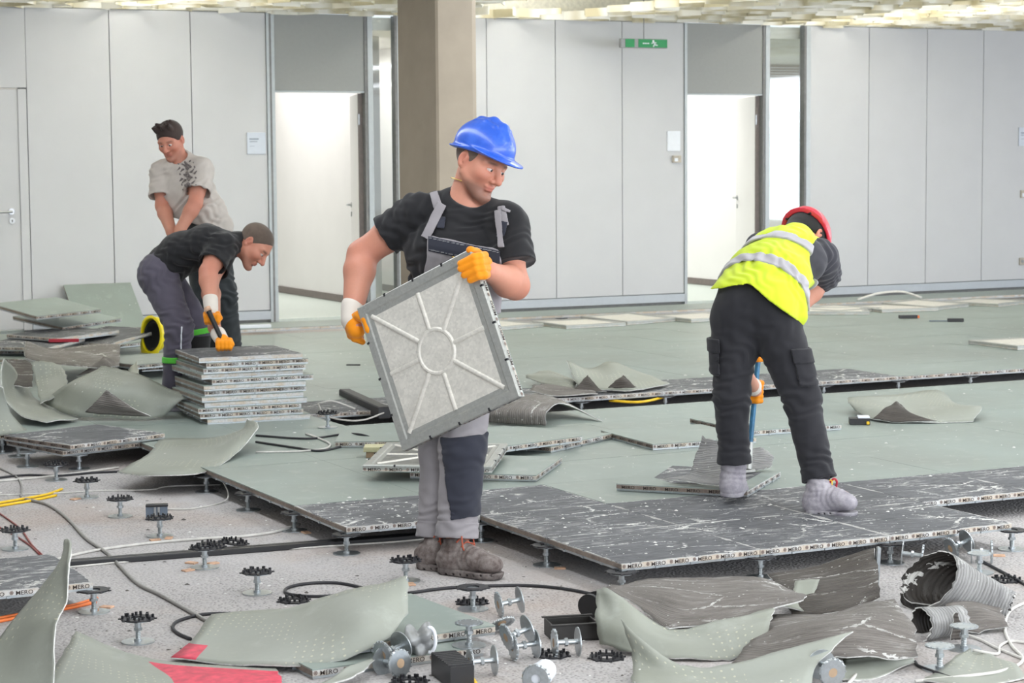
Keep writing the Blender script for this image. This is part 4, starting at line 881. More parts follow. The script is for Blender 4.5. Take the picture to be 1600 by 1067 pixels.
# ---------------------------------------------------------------- people: signed distance fields turned into single meshes
FH = np.array([math.sin(YAW), math.cos(YAW), 0.0])
def nrm(v): v = np.array(v, float); return v/(np.linalg.norm(v)+1e-12)
class Fd:
    def __init__(s, lo, hi, h):
        s.lo = np.array(lo, float); s.h = h; s.n = np.ceil((np.array(hi)-s.lo)/h).astype(int)+1
        s.a = np.full(s.n, 0.3, np.float32)
        s.ax = [(s.lo[k]+h*np.arange(s.n[k])).astype(np.float32) for k in range(3)]
    def copy(s, off=0.0):
        f = Fd.__new__(Fd); f.lo, f.h, f.n, f.ax = s.lo, s.h, s.n, s.ax; f.a = s.a+np.float32(off); return f
    def blk(s, lo, hi):
        i0 = np.clip(np.floor((np.array(lo)-s.lo)/s.h).astype(int), 0, s.n-1); i1 = np.clip(np.ceil((np.array(hi)-s.lo)/s.h).astype(int)+1, 1, s.n)
        sl = tuple(slice(int(a), int(b)) for a, b in zip(i0, i1))
        X = s.ax[0][sl[0]][:, None, None]; Y = s.ax[1][sl[1]][None, :, None]; Z = s.ax[2][sl[2]][None, None, :]
        return sl, X, Y, Z
    def put(s, sl, d, k, op):
        a = s.a[sl]
        if op == 'u':
            if k > 0: hh = np.maximum(k-np.abs(a-d), 0)/k; s.a[sl] = np.minimum(a, d)-hh*hh*k*0.25
            else: s.a[sl] = np.minimum(a, d)
        else:
            d = -d
            if k > 0: hh = np.maximum(k-np.abs(a-d), 0)/k; s.a[sl] = np.maximum(a, d)+hh*hh*k*0.25
            else: s.a[sl] = np.maximum(a, d)
    def cone(s, p, q, r1, r2=None, k=0.02, side=None, f=1.0, op='u', flat=None):
        r2 = r1 if r2 is None else r2; p, q = np.array(p, float), np.array(q, float); R = max(r1, r2)*max(1, f)+max(k, .01)+3*s.h
        sl, X, Y, Z = s.blk(np.minimum(p, q)-R, np.maximum(p, q)+R)
        d = q-p; L2 = float(d@d)+1e-12; t0 = ((X-p[0])*d[0]+(Y-p[1])*d[1]+(Z-p[2])*d[2])/L2; t = np.clip(t0, 0, 1)
        dx, dy, dz = X-p[0]-t*d[0], Y-p[1]-t*d[1], Z-p[2]-t*d[2]
        if side is not None:
            w = nrm(side); c = (dx*w[0]+dy*w[1]+dz*w[2])*(1/f-1); dx, dy, dz = dx+c*w[0], dy+c*w[1], dz+c*w[2]
        e = np.sqrt(dx*dx+dy*dy+dz*dz)-(r1+(r2-r1)*t)
        if flat is not None:
            L = math.sqrt(L2)
            if 'q' in flat: e = np.maximum(e, (t0-1)*L)
            if 'p' in flat: e = np.maximum(e, -t0*L)
        s.put(sl, e, k, op)
    def chain(s, P, R, k=0.015, **kw):
        for i in range(len(P)-1): s.cone(P[i], P[i+1], R[i], R[i+1], k, **kw)
    def ell(s, c, rad, B=None, k=0.02, op='u', clip=None):
        c = np.array(c, float); rad = np.array(rad, float); B = np.eye(3) if B is None else np.array(B); R = rad.max()+max(k, .01)+3*s.h
        sl, X, Y, Z = s.blk(c-R, c+R); X, Y, Z = X-c[0], Y-c[1], Z-c[2]
        l = [X*b[0]+Y*b[1]+Z*b[2] for b in B]
        k0 = np.sqrt(sum((l[i]/rad[i])**2 for i in range(3))); k1 = np.sqrt(sum((l[i]/rad[i]**2)**2 for i in range(3)))+1e-9
        e = k0*(k0-1)/k1
        if clip is not None:
            for n_, o_ in clip: e = np.maximum(e, l[0]*n_[0]+l[1]*n_[1]+l[2]*n_[2]-o_)
        s.put(sl, e, k, op)
    def rbox(s, c, half, B=None, r=0.01, k=0.0, op='u'):
        c = np.array(c, float); B = np.eye(3) if B is None else np.array(B); R = np.linalg.norm(half)+max(k, .01)+3*s.h
        sl, X, Y, Z = s.blk(c-R, c+R); X, Y, Z = X-c[0], Y-c[1], Z-c[2]
        l = [np.abs(X*b[0]+Y*b[1]+Z*b[2])-(half[i]-r) for i, b in enumerate(B)]
        e = np.sqrt(sum(np.maximum(q, 0)**2 for q in l))+np.minimum(np.maximum(np.maximum(l[0], l[1]), l[2]), 0)-r
        s.put(sl, e, k, op)
    def half(s, p, n, op='s'):
        """cut away the half space on the n side of p"""
        n = nrm(n); e = (s.ax[0][:, None, None]-p[0])*n[0]+(s.ax[1][None, :, None]-p[1])*n[1]+(s.ax[2][None, None, :]-p[2])*n[2]
        s.a = np.maximum(s.a, e.astype(np.float32))
    def grid(s): return s.ax[0][:, None, None], s.ax[1][None, :, None], s.ax[2][None, None, :]
    def mesh(s):
        a = s.a; n = np.array(a.shape)-1
        ins = a < 0
        cnt = np.zeros(n, np.int8)
        offs = [(i, j, k) for i in (0, 1) for j in (0, 1) for k in (0, 1)]
        for i, j, k in offs: cnt += ins[i:i+n[0], j:j+n[1], k:k+n[2]]
        act = np.argwhere((cnt > 0) & (cnt < 8)); m = len(act)
        idx = np.full(n, -1, np.int32); idx[act[:, 0], act[:, 1], act[:, 2]] = np.arange(m)
        val = np.stack([a[act[:, 0]+i, act[:, 1]+j, act[:, 2]+k] for i, j, k in offs], 1)
        acc = np.zeros((m, 3)); num = np.zeros(m)
        O = np.array(offs, float)
        for u in range(8):
            for w_ in range(u+1, 8):
                if np.abs(O[u]-O[w_]).sum() != 1: continue
                x, y = val[:, u], val[:, w_]; c = (x < 0) != (y < 0); t = np.where(c, x/(x-y+1e-12), 0)
                acc += np.where(c[:, None], O[u]+(O[w_]-O[u])*t[:, None], 0); num += c
        V = s.lo+(act+acc/num[:, None])*s.h
        Q = []
        for d in range(3):
            e1, e2 = (d+1) % 3, (d+2) % 3
            sl0 = [slice(1, -1)]*3; sl1 = [slice(1, -1)]*3; sl0[d] = slice(0, -1); sl1[d] = slice(1, None)
            A_, B_ = ins[tuple(sl0)], ins[tuple(sl1)]
            ch = np.argwhere(A_ != B_); fl = A_[ch[:, 0], ch[:, 1], ch[:, 2]]
            base = ch.copy(); base[:, e1] += 1; base[:, e2] += 1
            def g(x, y):
                c = base.copy(); c[:, e1] -= x; c[:, e2] -= y; return idx[c[:, 0], c[:, 1], c[:, 2]]
            q = np.stack([g(1, 1), g(0, 1), g(0, 0), g(1, 0)], 1); q[~fl] = q[~fl][:, ::-1]; Q.append(q)
        Q = np.vstack(Q); Q = Q[(Q >= 0).all(1)]
        return V, Q
def vnormals(V, Q):
    fn = np.cross(V[Q[:, 2]]-V[Q[:, 0]], V[Q[:, 3]]-V[Q[:, 1]]); N = np.zeros_like(V)
    for k in range(4): np.add.at(N, Q[:, k], fn)
    return N/(np.linalg.norm(N, axis=1, keepdims=True)+1e-12)
def biggest(V, Q):
    lab = np.arange(len(V))
    for _ in range(400):
        m = lab[Q].min(1); new = lab.copy()
        for k in range(4): np.minimum.at(new, Q[:, k], m)
        new = new[new]
        if (new == lab).all(): break
        lab = new
    ids, cnt = np.unique(lab, return_counts=True); keep = lab == ids[cnt.argmax()]
    mp = np.cumsum(keep)-1; Q = Q[keep[Q[:, 0]]]; return V[keep], mp[Q]
def folds(V, Q, items, seed=0, fine=0.0012):
    """fabric folds: items = (centre, radius, direction across the folds, wavelength, amplitude)"""
    N = vnormals(V, Q); rg = np.random.default_rng(seed); d = np.zeros(len(V))
    for c, r, dr, wl, am in items:
        x = V-np.array(c); dr = nrm(dr); w_ = np.exp(-(x**2).sum(1)/(r*r)); ph = rg.random(4)*6
        warp = 0.35*wl*np.sin(x@nrm([.6, .7, -.4])*38+ph[0])+0.25*wl*np.sin(x@nrm([-.5, .4, .8])*61+ph[2])
        d += am*w_*np.sin(2*PI*((x@dr)+warp)/wl+ph[1])
    for k in range(7):
        v_ = rg.normal(size=3); v_ = v_/np.linalg.norm(v_)*rg.uniform(30, 120); d += fine*0.6*np.sin(V@v_+rg.random()*6)
    return V+N*d[:, None]
def emit(name, V, Q, mat, parent, colors=None):
    me = bpy.data.meshes.new(name); me.vertices.add(len(V)); me.vertices.foreach_set('co', V.astype(np.float32).ravel())
    me.loops.add(len(Q)*4); me.loops.foreach_set('vertex_index', Q.astype(np.int32).ravel()); me.polygons.add(len(Q)); me.polygons.foreach_set('loop_start', np.arange(0, len(Q)*4, 4, dtype=np.int32))
    me.update(calc_edges=True); me.polygons.foreach_set('use_smooth', np.ones(len(Q), bool))
    if colors is not None:
        at_ = me.color_attributes.new('Col', 'FLOAT_COLOR', 'POINT'); at_.data.foreach_set('color', np.c_[colors, np.ones(len(V))].astype(np.float32).ravel())
    return link(name, me, mat, parent)
def attr_mat(name, rough=0.55, sss=0.0, var=0.12, scale=120, bump=0.1):
    t = NT(name); a = t.n('ShaderNodeAttribute'); a.attribute_name = 'Col'; n = t.noise(t.pos('Object'), scale, 3)
    c = t.mix(t.math('MULTIPLY', n, var), a.outputs['Color'], (0.1, 0.05, 0.04, 1)); t.bump(n, bump, 0.001)
    if sss: t.b.inputs['Subsurface Weight'].default_value = sss; t.b.inputs['Subsurface Radius'].default_value = (1, .35, .2); t.b.inputs['Subsurface Scale'].default_value = 0.006
    M[name] = t.done(c, rough, 0, 0.35)
attr_mat('skin', 0.5, 0.12)
def cloth(name, c, var=0.10, rough=0.85, weave=900):
    t = NT(name); p = t.pos('Object'); n = t.noise(p, 7, 4); n2 = t.noise(p, weave, 2); col = rgb(*c)
    o = t.mix(t.ramp(n, [(0.35, 0), (0.7, 1)]), tuple(x*(1-var) for x in col[:3])+(1,), tuple(min(1, x*(1+var)) for x in col[:3])+(1,))
    t.bump(n2, 0.2, 0.0008); M[name] = t.done(o, rough, 0, 0.2); t.b.inputs['Sheen Weight'].default_value = 0.15
cloth('shirt_black', (36, 36, 38)); cloth('overall_grey', (147, 143, 146)); cloth('overall_dark', (50, 52, 62)); cloth('stitch_white', (190, 190, 190)); cloth('trousers_black', (46, 46, 50)); cloth('trousers_slate', (88, 84, 96)); cloth('trousers_dark', (54, 58, 60))
cloth('shirt_beige', (196, 188, 180)); cloth('vest_yellow', (202, 222, 52), 0.05); cloth('shirt_charcoal', (62, 62, 68)); cloth('reflective_grey', (176, 174, 178), 0.05, 0.4); cloth('glove_orange', (244, 150, 24), 0.12, 0.55, 260); cloth('glove_knit', (222, 214, 204), 0.06); cloth('sock_dark', (40, 40, 44)); cloth('strap_green', (96, 200, 70)); cloth('print_grey', (120, 112, 110)); cloth('hair_brown', (62, 50, 46), 0.3, 0.7, 400); cloth('hair_short', (112, 98, 88), 0.3, 0.8, 400); cloth('cap_black', (38, 38, 38))
def shell(name, c, rough=0.3, dirt=0.35):
    t = NT(name); n = t.noise(t.pos('Object'), 16, 5, 0.7); t.b.inputs['Coat Weight'].default_value = 0.2
    M[name] = t.done(t.mix(t.math('MULTIPLY', t.ramp(n, [(0.45, 0), (0.75, 1)]), dirt), rgb(*c), rgb(*(min(255, x+50) for x in c))), rough)
shell('helmet_blue', (44, 92, 200)); shell('helmet_red', (200, 44, 62)); shell('helmet_yellow', (236, 214, 20))
def bootmat(name, c, c2):
    t = NT(name); n = t.noise(t.pos('Object'), 22, 5, 0.7); M[name] = t.done(t.mix(t.ramp(n, [(0.4, 0), (0.68, 1)]), rgb(*c), rgb(*c2)), 0.8); t.bump(n, 0.3, .002)
bootmat('boot_brown', (92, 80, 76), (142, 134, 130)); bootmat('boot_grey', (142, 138, 146), (176, 172, 178)); bootmat('sole_brown', (88, 80, 78), (138, 130, 126)); bootmat('sole_grey', (134, 130, 138), (170, 168, 172)); plain('lace_red', (170, 84, 62), 0.8); plain('eye_white', (206, 192, 186), 0.25); plain('iris_dark', (58, 54, 52), 0.2); plain('bar_blue', (50, 106, 140), 0.4, 0.2, var=.15); plain('brass', (190, 160, 90), 0.35, 0.8)
SKIN, SKIN2, LIP = np.array([lin(207), lin(147), lin(124)]), np.array([lin(192), lin(112), lin(92)]), np.array([lin(188), lin(112), lin(100)])
STUB = np.array([lin(122), lin(92), lin(80)])
class Person:
    def __init__(s, label, u, v, z, lo, hi, h):
        s.o = G(u, v, z); s.dep = depth(s.o); s.e = thing('person', label, 'person', s.o, (0, 0, -YAW))
        s.lo, s.hi, s.h = lo, hi, h; s.b = s.field()
    def field(s, around=None, pad=.16):
        if around is None: return Fd(s.lo, s.hi, s.h)
        a = np.array(around); return Fd(a.min(0)-pad, a.max(0)+pad, s.h)
    def J(s, u, v, dep):
        d = D(u, v, dep)-s.o; return np.array([d@R0, d@FH, d[2]])
    def W(s, p): d = np.array(p)-s.o; return np.array([d@R0, d@FH, d[2]])
def head_frame(yaw, pitch, roll):
    f = np.array([math.sin(yaw), -math.cos(yaw), 0.0]); l = np.array([math.cos(yaw), math.sin(yaw), 0.0]); u = np.array([0, 0, 1.0])
    f, u = f*math.cos(pitch)-u*math.sin(pitch), u*math.cos(pitch)+f*math.sin(pitch)
    def rl(v): c, s_ = math.cos(roll), math.sin(roll); return np.array([v[0]*c+v[2]*s_, v[1], -v[0]*s_+v[2]*c])
    return np.array([rl(f), rl(l), rl(u)])
def frame_from(f, up): 
    f = nrm(f); l = nrm(np.cross(up, f)); return np.array([f, l, np.cross(f, l)])
def head(P, c, B, s=1.0, neck=None, nr=0.056):
    F_ = P.b
    H = lambda x, y, z: c+s*(x*B[0]+y*B[1]+z*B[2])
    E = lambda x, y, z, rx, ry, rz, **kw: F_.ell(H(x, y, z), np.array([rx, ry, rz])*s, B, **kw)
    E(-.012, 0, .036, .097, .077, .084, k=0.01); E(.028, 0, -.02, .064, .061, .088, k=.03)
    for sg in (1, -1):
        F_.cone(H(-.002, sg*.055, -.042), H(.062, sg*.020, -.098), .022*s, .018*s, .03*s)
        E(.056, sg*.040, -.022, .034, .026, .026, k=.025*s)
        F_.cone(H(.082, sg*.012, .026), H(.066, sg*.052, .022), .010*s, .010*s, .016*s)
    E(.079, 0, -.103, .019, .022, .018, k=.022*s)
    for sg in (1, -1): E(.094, sg*.032, .002, .018, .017, .011, k=.012*s, op='s')
    F_.cone(H(.086, 0, .016), H(.115, 0, -.030), .0085*s, .0130*s, .012*s)
    for sg in (1, -1): E(.098, sg*.0125, -.035, .012, .008, .009, k=.006*s)
    E(.0855, 0, -.0585, .0115, .024, .0075, k=.007*s); E(.0845, 0, -.0705, .0115, .020, .0080, k=.007*s); E(.090, 0, -.083, .006, .018, .004, k=.012*s, op='s')
    F_.cone(H(.101, -.021, -.0645), H(.101, .021, -.0645), .0022*s, .0022*s, .004*s, op='s')
    for sg in (1, -1):
        F_.ell(H(.0775, sg*.031, .002), np.array([1, 1, 1])*.0152*s, B, k=.003*s, clip=[((0, 0, -1), -.0036*s)])
        F_.ell(H(.0775, sg*.031, .002), np.array([1, 1, 1])*.0148*s, B, k=.003*s, clip=[((0, 0, 1), -.0048*s)])
        Be = np.array([B[0]*math.cos(.5)-sg*B[1]*math.sin(-.5)*1.0, B[1], B[2]]); Be = np.array([nrm(B[0]+sg*B[1]*-.35), nrm(B[1]+sg*B[0]*.35), B[2]])
        F_.ell(H(-.012, sg*.080, -.004), np.array([.019, .009, .032])*s, Be, k=.006*s); F_.ell(H(-.008, sg*.088, -.002), np.array([.012, .008, .021])*s, Be, k=.003*s, op='s'); F_.cone(H(-.004, sg*.083, -.010), H(.002, sg*.080, .006), .005*s, .005*s, .006*s)
    if neck is not None: F_.cone(H(-.028, 0, -.055), neck, nr*s, (nr+.006)*s, .03)
    for sg in (1, -1):
        ev, eq = ball(H(.0775, sg*.031, .002), .0132*s); e_ = emit('eye', ev, eq, 'eye_white', P.e)
        iv, iq = ball(H(.0838, sg*.0305+.0008, .0010), .0080*s); emit('iris', iv, iq, 'iris_dark', e_)
    P.headinfo = (c, B, s); return H
def ball(c, r, n=14):
    V = [np.array([math.sin(PI*i/n)*math.cos(2*PI*j/n), math.sin(PI*i/n)*math.sin(2*PI*j/n), math.cos(PI*i/n)])*r+c for i in range(n+1) for j in range(n)]
    Q = [(i*n+j, (i+1)*n+j, (i+1)*n+(j+1) % n, i*n+(j+1) % n) for i in range(n) for j in range(n)]
    return np.array(V), np.array(Q)
def skin_colors(P, V, stub=0.0, warm=()):
    c, B, s = P.headinfo; X = (V-c)/s; x, y, z = X@B[0], X@B[1], X@B[2]
    C = np.tile(SKIN, (len(V), 1))
    def mixin(w_, col): 
        w_ = np.clip(w_, 0, 1)[:, None]; C[:] = C*(1-w_)+col*w_
    g = lambda cx, cy, cz, r: np.exp(-((x-cx)**2+(y-cy)**2+(z-cz)**2)/r**2)
    mixin(0.55*(g(.07, .045, -.03, .03)+g(.07, -.045, -.03, .03)+g(.115, 0, -.03, .02)+g(-.01, .085, 0, .03)+g(-.01, -.085, 0, .03)), SKIN2)
    if stub: mixin(stub*np.clip((x-.005)/.03, 0, 1)*np.clip((-.052-z)/.02, 0, 1)*np.clip((z+.135)/.02, 0, 1)*(1-g(.095, 0, -.064, .02)), STUB)
    lip = np.exp(-((y/.022)**4))*np.exp(-(((z+.0645)/.0125)**4))*(x > .075); mixin(0.8*lip, LIP)
    brow = np.exp(-(((np.abs(y)-.034)/.019)**4))*np.exp(-(((z-.025-.02*(0.034-np.abs(y)))/.0055)**2))*(x > .055); mixin(0.75*brow, np.array([.05, .03, .022]))
    for p, r in warm: mixin(0.45*np.exp(-((V-p)**2).sum(1)/r**2), SKIN2)
    return C
def helmet(P, B, c, s, mat, name='hard_hat', tilt=0.0):
    f = P.field([c], .26); H = lambda x, y, z: c+s*(x*B[0]+y*B[1]+z*B[2])
    f.ell(H(-.006, 0, .050), np.array([.121, .097, .098])*s, B, k=.0, clip=[((0, 0, -1), .022*s)])
    f.chain([H(-.105, 0, .085), H(-.06, 0, .131), H(0, 0, .143), H(.055, 0, .132), H(.095, 0, .095)], [.012*s, .015*s, .016*s, .015*s, .008*s], .014*s)
    for sg in (1, -1): f.chain([H(-.085, sg*.036, .090), H(-.045, sg*.040, .124), H(0, sg*.040, .134), H(.045, sg*.037, .125), H(.085, sg*.030, .092)], [.006*s, .0085*s, .009*s, .0085*s, .005*s], .010*s)
    f.ell(H(.052, 0, .034), np.array([.118, .098, .011])*s, np.array([nrm(B[0]-.12*B[2]), B[1], nrm(B[2]+.12*B[0])]), k=.012*s)
    f.ell(H(-.030, 0, .026), np.array([.108, .104, .011])*s, np.array([nrm(B[0]+.08*B[2]), B[1], nrm(B[2]-.08*B[0])]), k=.012*s)
    f.ell(H(-.006, 0, .040), np.array([.113, .089, .094])*s, B, k=.004*s, op='s')
    V, Q = f.mesh(); return emit(name, V, Q, mat, P.e)
def boot(P, heel, toe, ankle, mat, sole, s=1.0, h_ank=.11, w=.048, lace=None, name='boot'):
    """heel, toe: points on the ground; ankle: where the shaft ends"""
    f = P.field([heel, toe, ankle], .12); d = nrm(toe-heel); L = np.linalg.norm(toe-heel); up = np.array([0, 0, 1.0]); sd = np.cross(up, d); B = np.array([d, sd, up])
    a = heel+d*L*.12
    f.cone(a+up*.045, heel+d*L*.58+up*.046, w*.92, w*.90, .02, side=sd, f=1.0); f.ell(heel+d*L*.79+up*.037, (L*.21, w*1.0, .037), B, k=.025)
    f.cone(heel+d*L*.20+up*.05, ankle, w*1.05, w*1.10, .03, flat='q'); f.cone(heel+d*L*.30+up*.085, heel+d*L*.58+up*.056, w*.82, w*.68, .03)
    f.half(heel, -up); f.cone(ankle+(ankle-a)*.3, ankle-(ankle-a)*0.15, w*.88, w*.88, .005, op='s')
    V, Q = f.mesh(); V = folds(V, Q, [(heel+d*L*.45+up*.08, .06, d, .022, .0025), ((ankle+a)/2+up*.04, .06, up, .024, .004)], 5, .0006)
    o = emit(name, V, Q, mat, P.e)
    g = P.field([heel, toe, ankle], .12); g.cone(heel+d*.045+up*.012, heel+d*L*.45+up*.012, w*1.02, w*.92, .02); g.ell(heel+d*L*.76+up*.012, (L*.25, w*1.10, .05), B, k=.03)
    g.cone(heel+d*L*.45+up*.012, heel+d*L*.7+up*.012, w*.92, w*1.05, .02)
    g.half(heel+up*.026, up); g.half(heel, -up)
    for k in range(8): q = heel+d*L*(.08+.12*k); g.rbox(q, (.005, .2, .004), B, .001, 0, 's')
    V, Q = g.mesh(); emit('sole', V, Q, sole, o)
    if lace:
        mb = MB()
        for k in range(4):
            c = heel+d*L*(.34+.08*k)+up*(.125-.018*k); mb.tube([c-sd*.03+up*-.004, c+up*.012+sd*.0, c+d*.02+sd*.03], .0032, 6)
        c = heel+d*L*.36+up*.13
        for sg in (-1, 1): mb.tube(crom([c, c+sd*sg*.03+up*.012+d*.02, c+sd*sg*.035-up*.03+d*.03, c+sd*sg*.02-up*.055+d*.035], 4), .003, 6)
        l = mb.build('laces', lace, o); l['kind'] = 'stuff'
    return o
def glove(P, prims, cuff=None, name='glove', mat='glove_orange', k=.006):
    f = P.field([p for c in prims for p in c[0]], .07)
    for c in prims: f.chain(c[0], c[1], k)
    V, Q = f.mesh(); V = folds(V, Q, [], 3, .0008); o = emit(name, V, Q, mat, P.e)
    if cuff is not None:
        g = P.field(cuff[0], .1); g.chain(cuff[0], cuff[1], .01, flat=None); V, Q = g.mesh(); emit('cuff', V, Q, 'glove_knit', o)
    return o
def band(P, src, off_out, off_in, cond, name, mat, parent, disp=None, whole=False):
    """a strip of cloth lying on the surface of field src where cond(X, Y, Z) < 0"""
    f = src.copy(-off_out); X, Y, Z = f.grid()
    f.a = np.maximum(f.a, -(src.a-np.float32(off_in))); f.a = np.maximum(f.a, cond(X, Y, Z).astype(np.float32))
    V, Q = f.mesh()
    if len(V) < 8: return None
    if not whole: V, Q = biggest(V, Q)
    if disp: V = folds(V, Q, *disp)
    return emit(name, V, Q, mat, parent)
def mx(*a):
    o = a[0]
    for b in a[1:]: o = np.maximum(o, b)
    return o
# ---- the man in the blue helmet
P = Person('man in a blue hard hat and grey dungarees carrying a floor panel with both hands', 712, 890, -HS, (-.62, -.50, -.02), (.40, .62, 1.92), .0036)
J = P.J; b = P.b; dp = P.dep
shR, shL = J(652, 335, 8.45), J(792, 350, 8.30); sd = nrm(shL-shR)
pel, wai, che, nk = J(711, 545, 8.36), J(708, 480, 8.38), J(712, 392, 8.38), J(722, 318, 8.40)
elR, wrR = J(566, 398, 8.50), J(551, 486, 8.40)
elL, wrL = J(805, 446, 8.22), J(764, 424, 8.05)
hipL, hipR, knL, knR, anL, anR = J(735, 565, 8.30), J(690, 565, 8.38), J(722, 700, 8.17), J(690, 705, 8.30), J(714, 842, 8.15), J(682, 845, 8.27)
sdp = nrm(hipL-hipR)
def torso(f, g, k=.03):
    f.cone(pel, wai, .112+g, .108+g, k, side=sdp, f=1.40); f.cone(wai, che, .108+g, .122+g, k, side=sd, f=1.52); f.cone(che, (shR+shL)/2-[0, 0, .02], .122+g, .085+g, k, side=sd, f=1.6)
    f.cone(shR, nk, .060+g, .062+g, k); f.cone(shL, nk, .060+g, .062+g, k); f.ell(shR, np.array([.07, .068, .07])+g, k=k); f.ell(shL, np.array([.07, .068, .07])+g, k=k)
def arm(f, a, e, w_, g=0.0, r=(.058, .056, .054, .036)):
    m = a*.45+e*.55; f.cone(a, m, r[0]+g, r[0]+g, .02); f.cone(m, e, r[0]+g, r[1]-.006+g, .02)
    n_ = e*.72+w_*.28; f.cone(e, n_, r[1]-.008+g, r[2]+g, .025); f.cone(n_, w_, r[2]+g, r[3]+g, .02)
def leg(f, h_, k_, a, g=0.0, r=(.086, .062, .058, .042)):
    f.cone(h_, k_, r[0]+g, r[1]+g, .03); m = k_*.65+a*.35; f.cone(k_, m, r[1]+g, r[2]+g, .03); f.cone(m, a, r[2]+g, r[3]+g, .03)
torso(b, -.008); arm(b, shR, elR, wrR, r=(.062, .064, .062, .040)); arm(b, shL, elL, wrL, r=(.050, .060, .060, .036)); leg(b, hipL, knL, anL); leg(b, hipR, knR, anR)
for a, t in ((anL, J(760, 878, 8.08)), (anR, J(720, 872, 8.2))): b.cone(a-[0, 0, .02], t, .032, .028, .02)
hc = J(751, 255, 8.33); HB_ = head_frame(0.84, 0.16, 0.30)
H = head(P, hc, HB_, 1.10, nk, .047)
# hands inside the gloves
pR = J(556, 512, 8.37); b.cone(wrR, pR, .032, .034, .02); pL = J(749, 414, 8.03); b.cone(wrL, pL, .032, .03, .02)
for k in range(4): b.cone(pL, J(728+2*k, 406+9*k, 7.985), .010, .008, .006); b.cone(pR, J(566, 510+6*k, 8.40), .010, .008, .006)
V, Q = b.mesh(); C = skin_colors(P, V, .8, [(elR, .1), (elL, .08), (wrR, .05)])
emit('body', V, Q, 'skin', P.e, C)
# hair under the helmet
f = P.field([hc], .2); f.ell(H(-.016, 0, .030), np.array([.098, .080, .086])*1.10, HB_, k=0, clip=[((1, 0, 0), .055*1.1), ((.55, 0, -1), .052*1.1)]); V, Q = f.mesh(); emit('hair', V, Q, 'hair_short', P.e)
HH_ = head_frame(0.84, 0.04, 0.30)
helmet(P, HH_, hc+.010*HB_[2]*1.0, 1.12, 'helmet_blue')
# shirt
sh = P.field(); torso(sh, .010)
seR, seL = J(606, 366, 8.47), J(803, 413, 8.25)
sh.cone(shR, seR+(seR-shR)*.10, .076, .084, .03, flat='q'); sh.cone(shL, seL, .080, .090, .03, flat='q')
dR, dL = nrm(seR-shR), nrm(seL-shL)
sh.cone(seR-dR*.005, seR+dR*.05, .073, .080, .004, op='s', flat='q')
nd = nrm(nk-J(728, 300, 8.36)); cn = J(727, 303, 8.37)
X, Y, Z = sh.grid()
sh.ell(J(731, 300, 8.30), (.088, .10, .058), np.array([nrm([.97, 0, -.24]), [0, 1, 0], nrm([.24, 0, .97])]), k=.006, op='s')
sh.half(pel-[0, 0, .02], (0, 0, -1))
V, Q = sh.mesh(); SV = folds(V, Q, [(shR, .12, (dR+[0, 0, .3]), .05, .006), (J(615, 355, 8.45), .08, dR, .045, .006), (J(640, 430, 8.38), .16, (.5, 0, .8), .07, .006), (J(800, 390, 8.25), .08, dL, .04, .005), (J(740, 340, 8.25), .08, (0, 0, 1), .03, .003)], 1)
shirt = emit('t_shirt', SV, Q, 'shirt_black', P.e)
# dungarees: trousers, waist and bib
pa = P.field(); pa.cone(pel-[0, 0, .02], wai, .126, .122, .03, side=sdp, f=1.42); pa.cone(wai, wai*.55+che*.45, .122, .128, .03, side=sd, f=1.5)
cufL, cufR = J(714, 838, 8.15), J(681, 838, 8.27)
for h_, k_, a, r3 in ((hipL, knL, cufL, .076), (hipR, knR, cufR, .070)):
    pa.cone(h_, k_, .104, .084, .03); pa.cone(k_, a, .084, r3, .03, flat='q')
    dd = nrm(a-k_); pa.cone(a-dd*.055, a+dd*.004, r3+.006, r3+.010, .002, flat='pq'); pa.cone(a-dd*.03, a+dd*.1, r3-.010, r3-.006, .003, op='s')
tz = wai[2]+.11
V, Q = None, None
PAF = [(knL, .09, (.2, 0, 1), .05, .006), (cufL+[0, 0, .08], .08, (.2, 0, 1), .045, .007), (cufR+[0, 0, .08], .08, (0, 0, 1), .045, .006), (hipL, .14, (.6, 0, .8), .06, .006)]
pa.half(wai*.6+che*.4, (0, 0, 1)); V, Q = pa.mesh(); V = folds(V, Q, PAF, 4); pants = emit('dungarees', V, Q, 'overall_grey', P.e)
bl_, br_, bt, bm = J(668, 400, 8.3)[0], J(786, 400, 8.3)[0], J(700, 358, 8.3)[2], J(700, 375, 8.3)[2]
z_ar = lambda X: bt-.02-0.10*(X-bl_)/(br_-bl_)*.6
fr = lambda Y: Y-(che[1]-.02)
xl = lambda Z: bl_-np.clip((J(700, 400, 8.3)[2]-Z)*.25, 0, .08)
bib = band(P, sh, .011, -.002, lambda X, Y, Z: mx(xl(Z)-X, X-br_-np.clip((J(700, 420, 8.3)[2]-Z)*.2, -.02, .05), Z-z_ar(X)+.0*Y, (wai[2]-.02)-Z+0*X, fr(Y)+0*X+0*Z), 'bib', 'overall_grey', pants, ([(J(700, 430, 8.3), .1, (.9, 0, .3), .06, .004)], 8))
pk = band(P, sh, .017, .004, lambda X, Y, Z: mx(xl(Z)-X+.004, X-br_+.012, Z-z_ar(X)+.004, (z_ar(X)-.062)-Z, fr(Y)+0*X+0*Z), 'bib_pocket_flap', 'overall_dark', pants)
for dz in (.010, .055): band(P, sh, .0185, .012, lambda X, Y, Z: mx(xl(Z)-X+.006, X-br_+.014, np.abs(Z-z_ar(X)+dz)-.0018, fr(Y)+0*X+0*Z), 'stitching', 'stitch_white', pk)
zp = MB(); zc = J(712, 373, 8.2); 
band(P, sh, .021, .012, lambda X, Y, Z: mx(np.abs(X-zc[0])-.016, np.abs(Z-z_ar(X)+.066)-.005, fr(Y)+0*X), 'zip_pull', 'brass', pk)
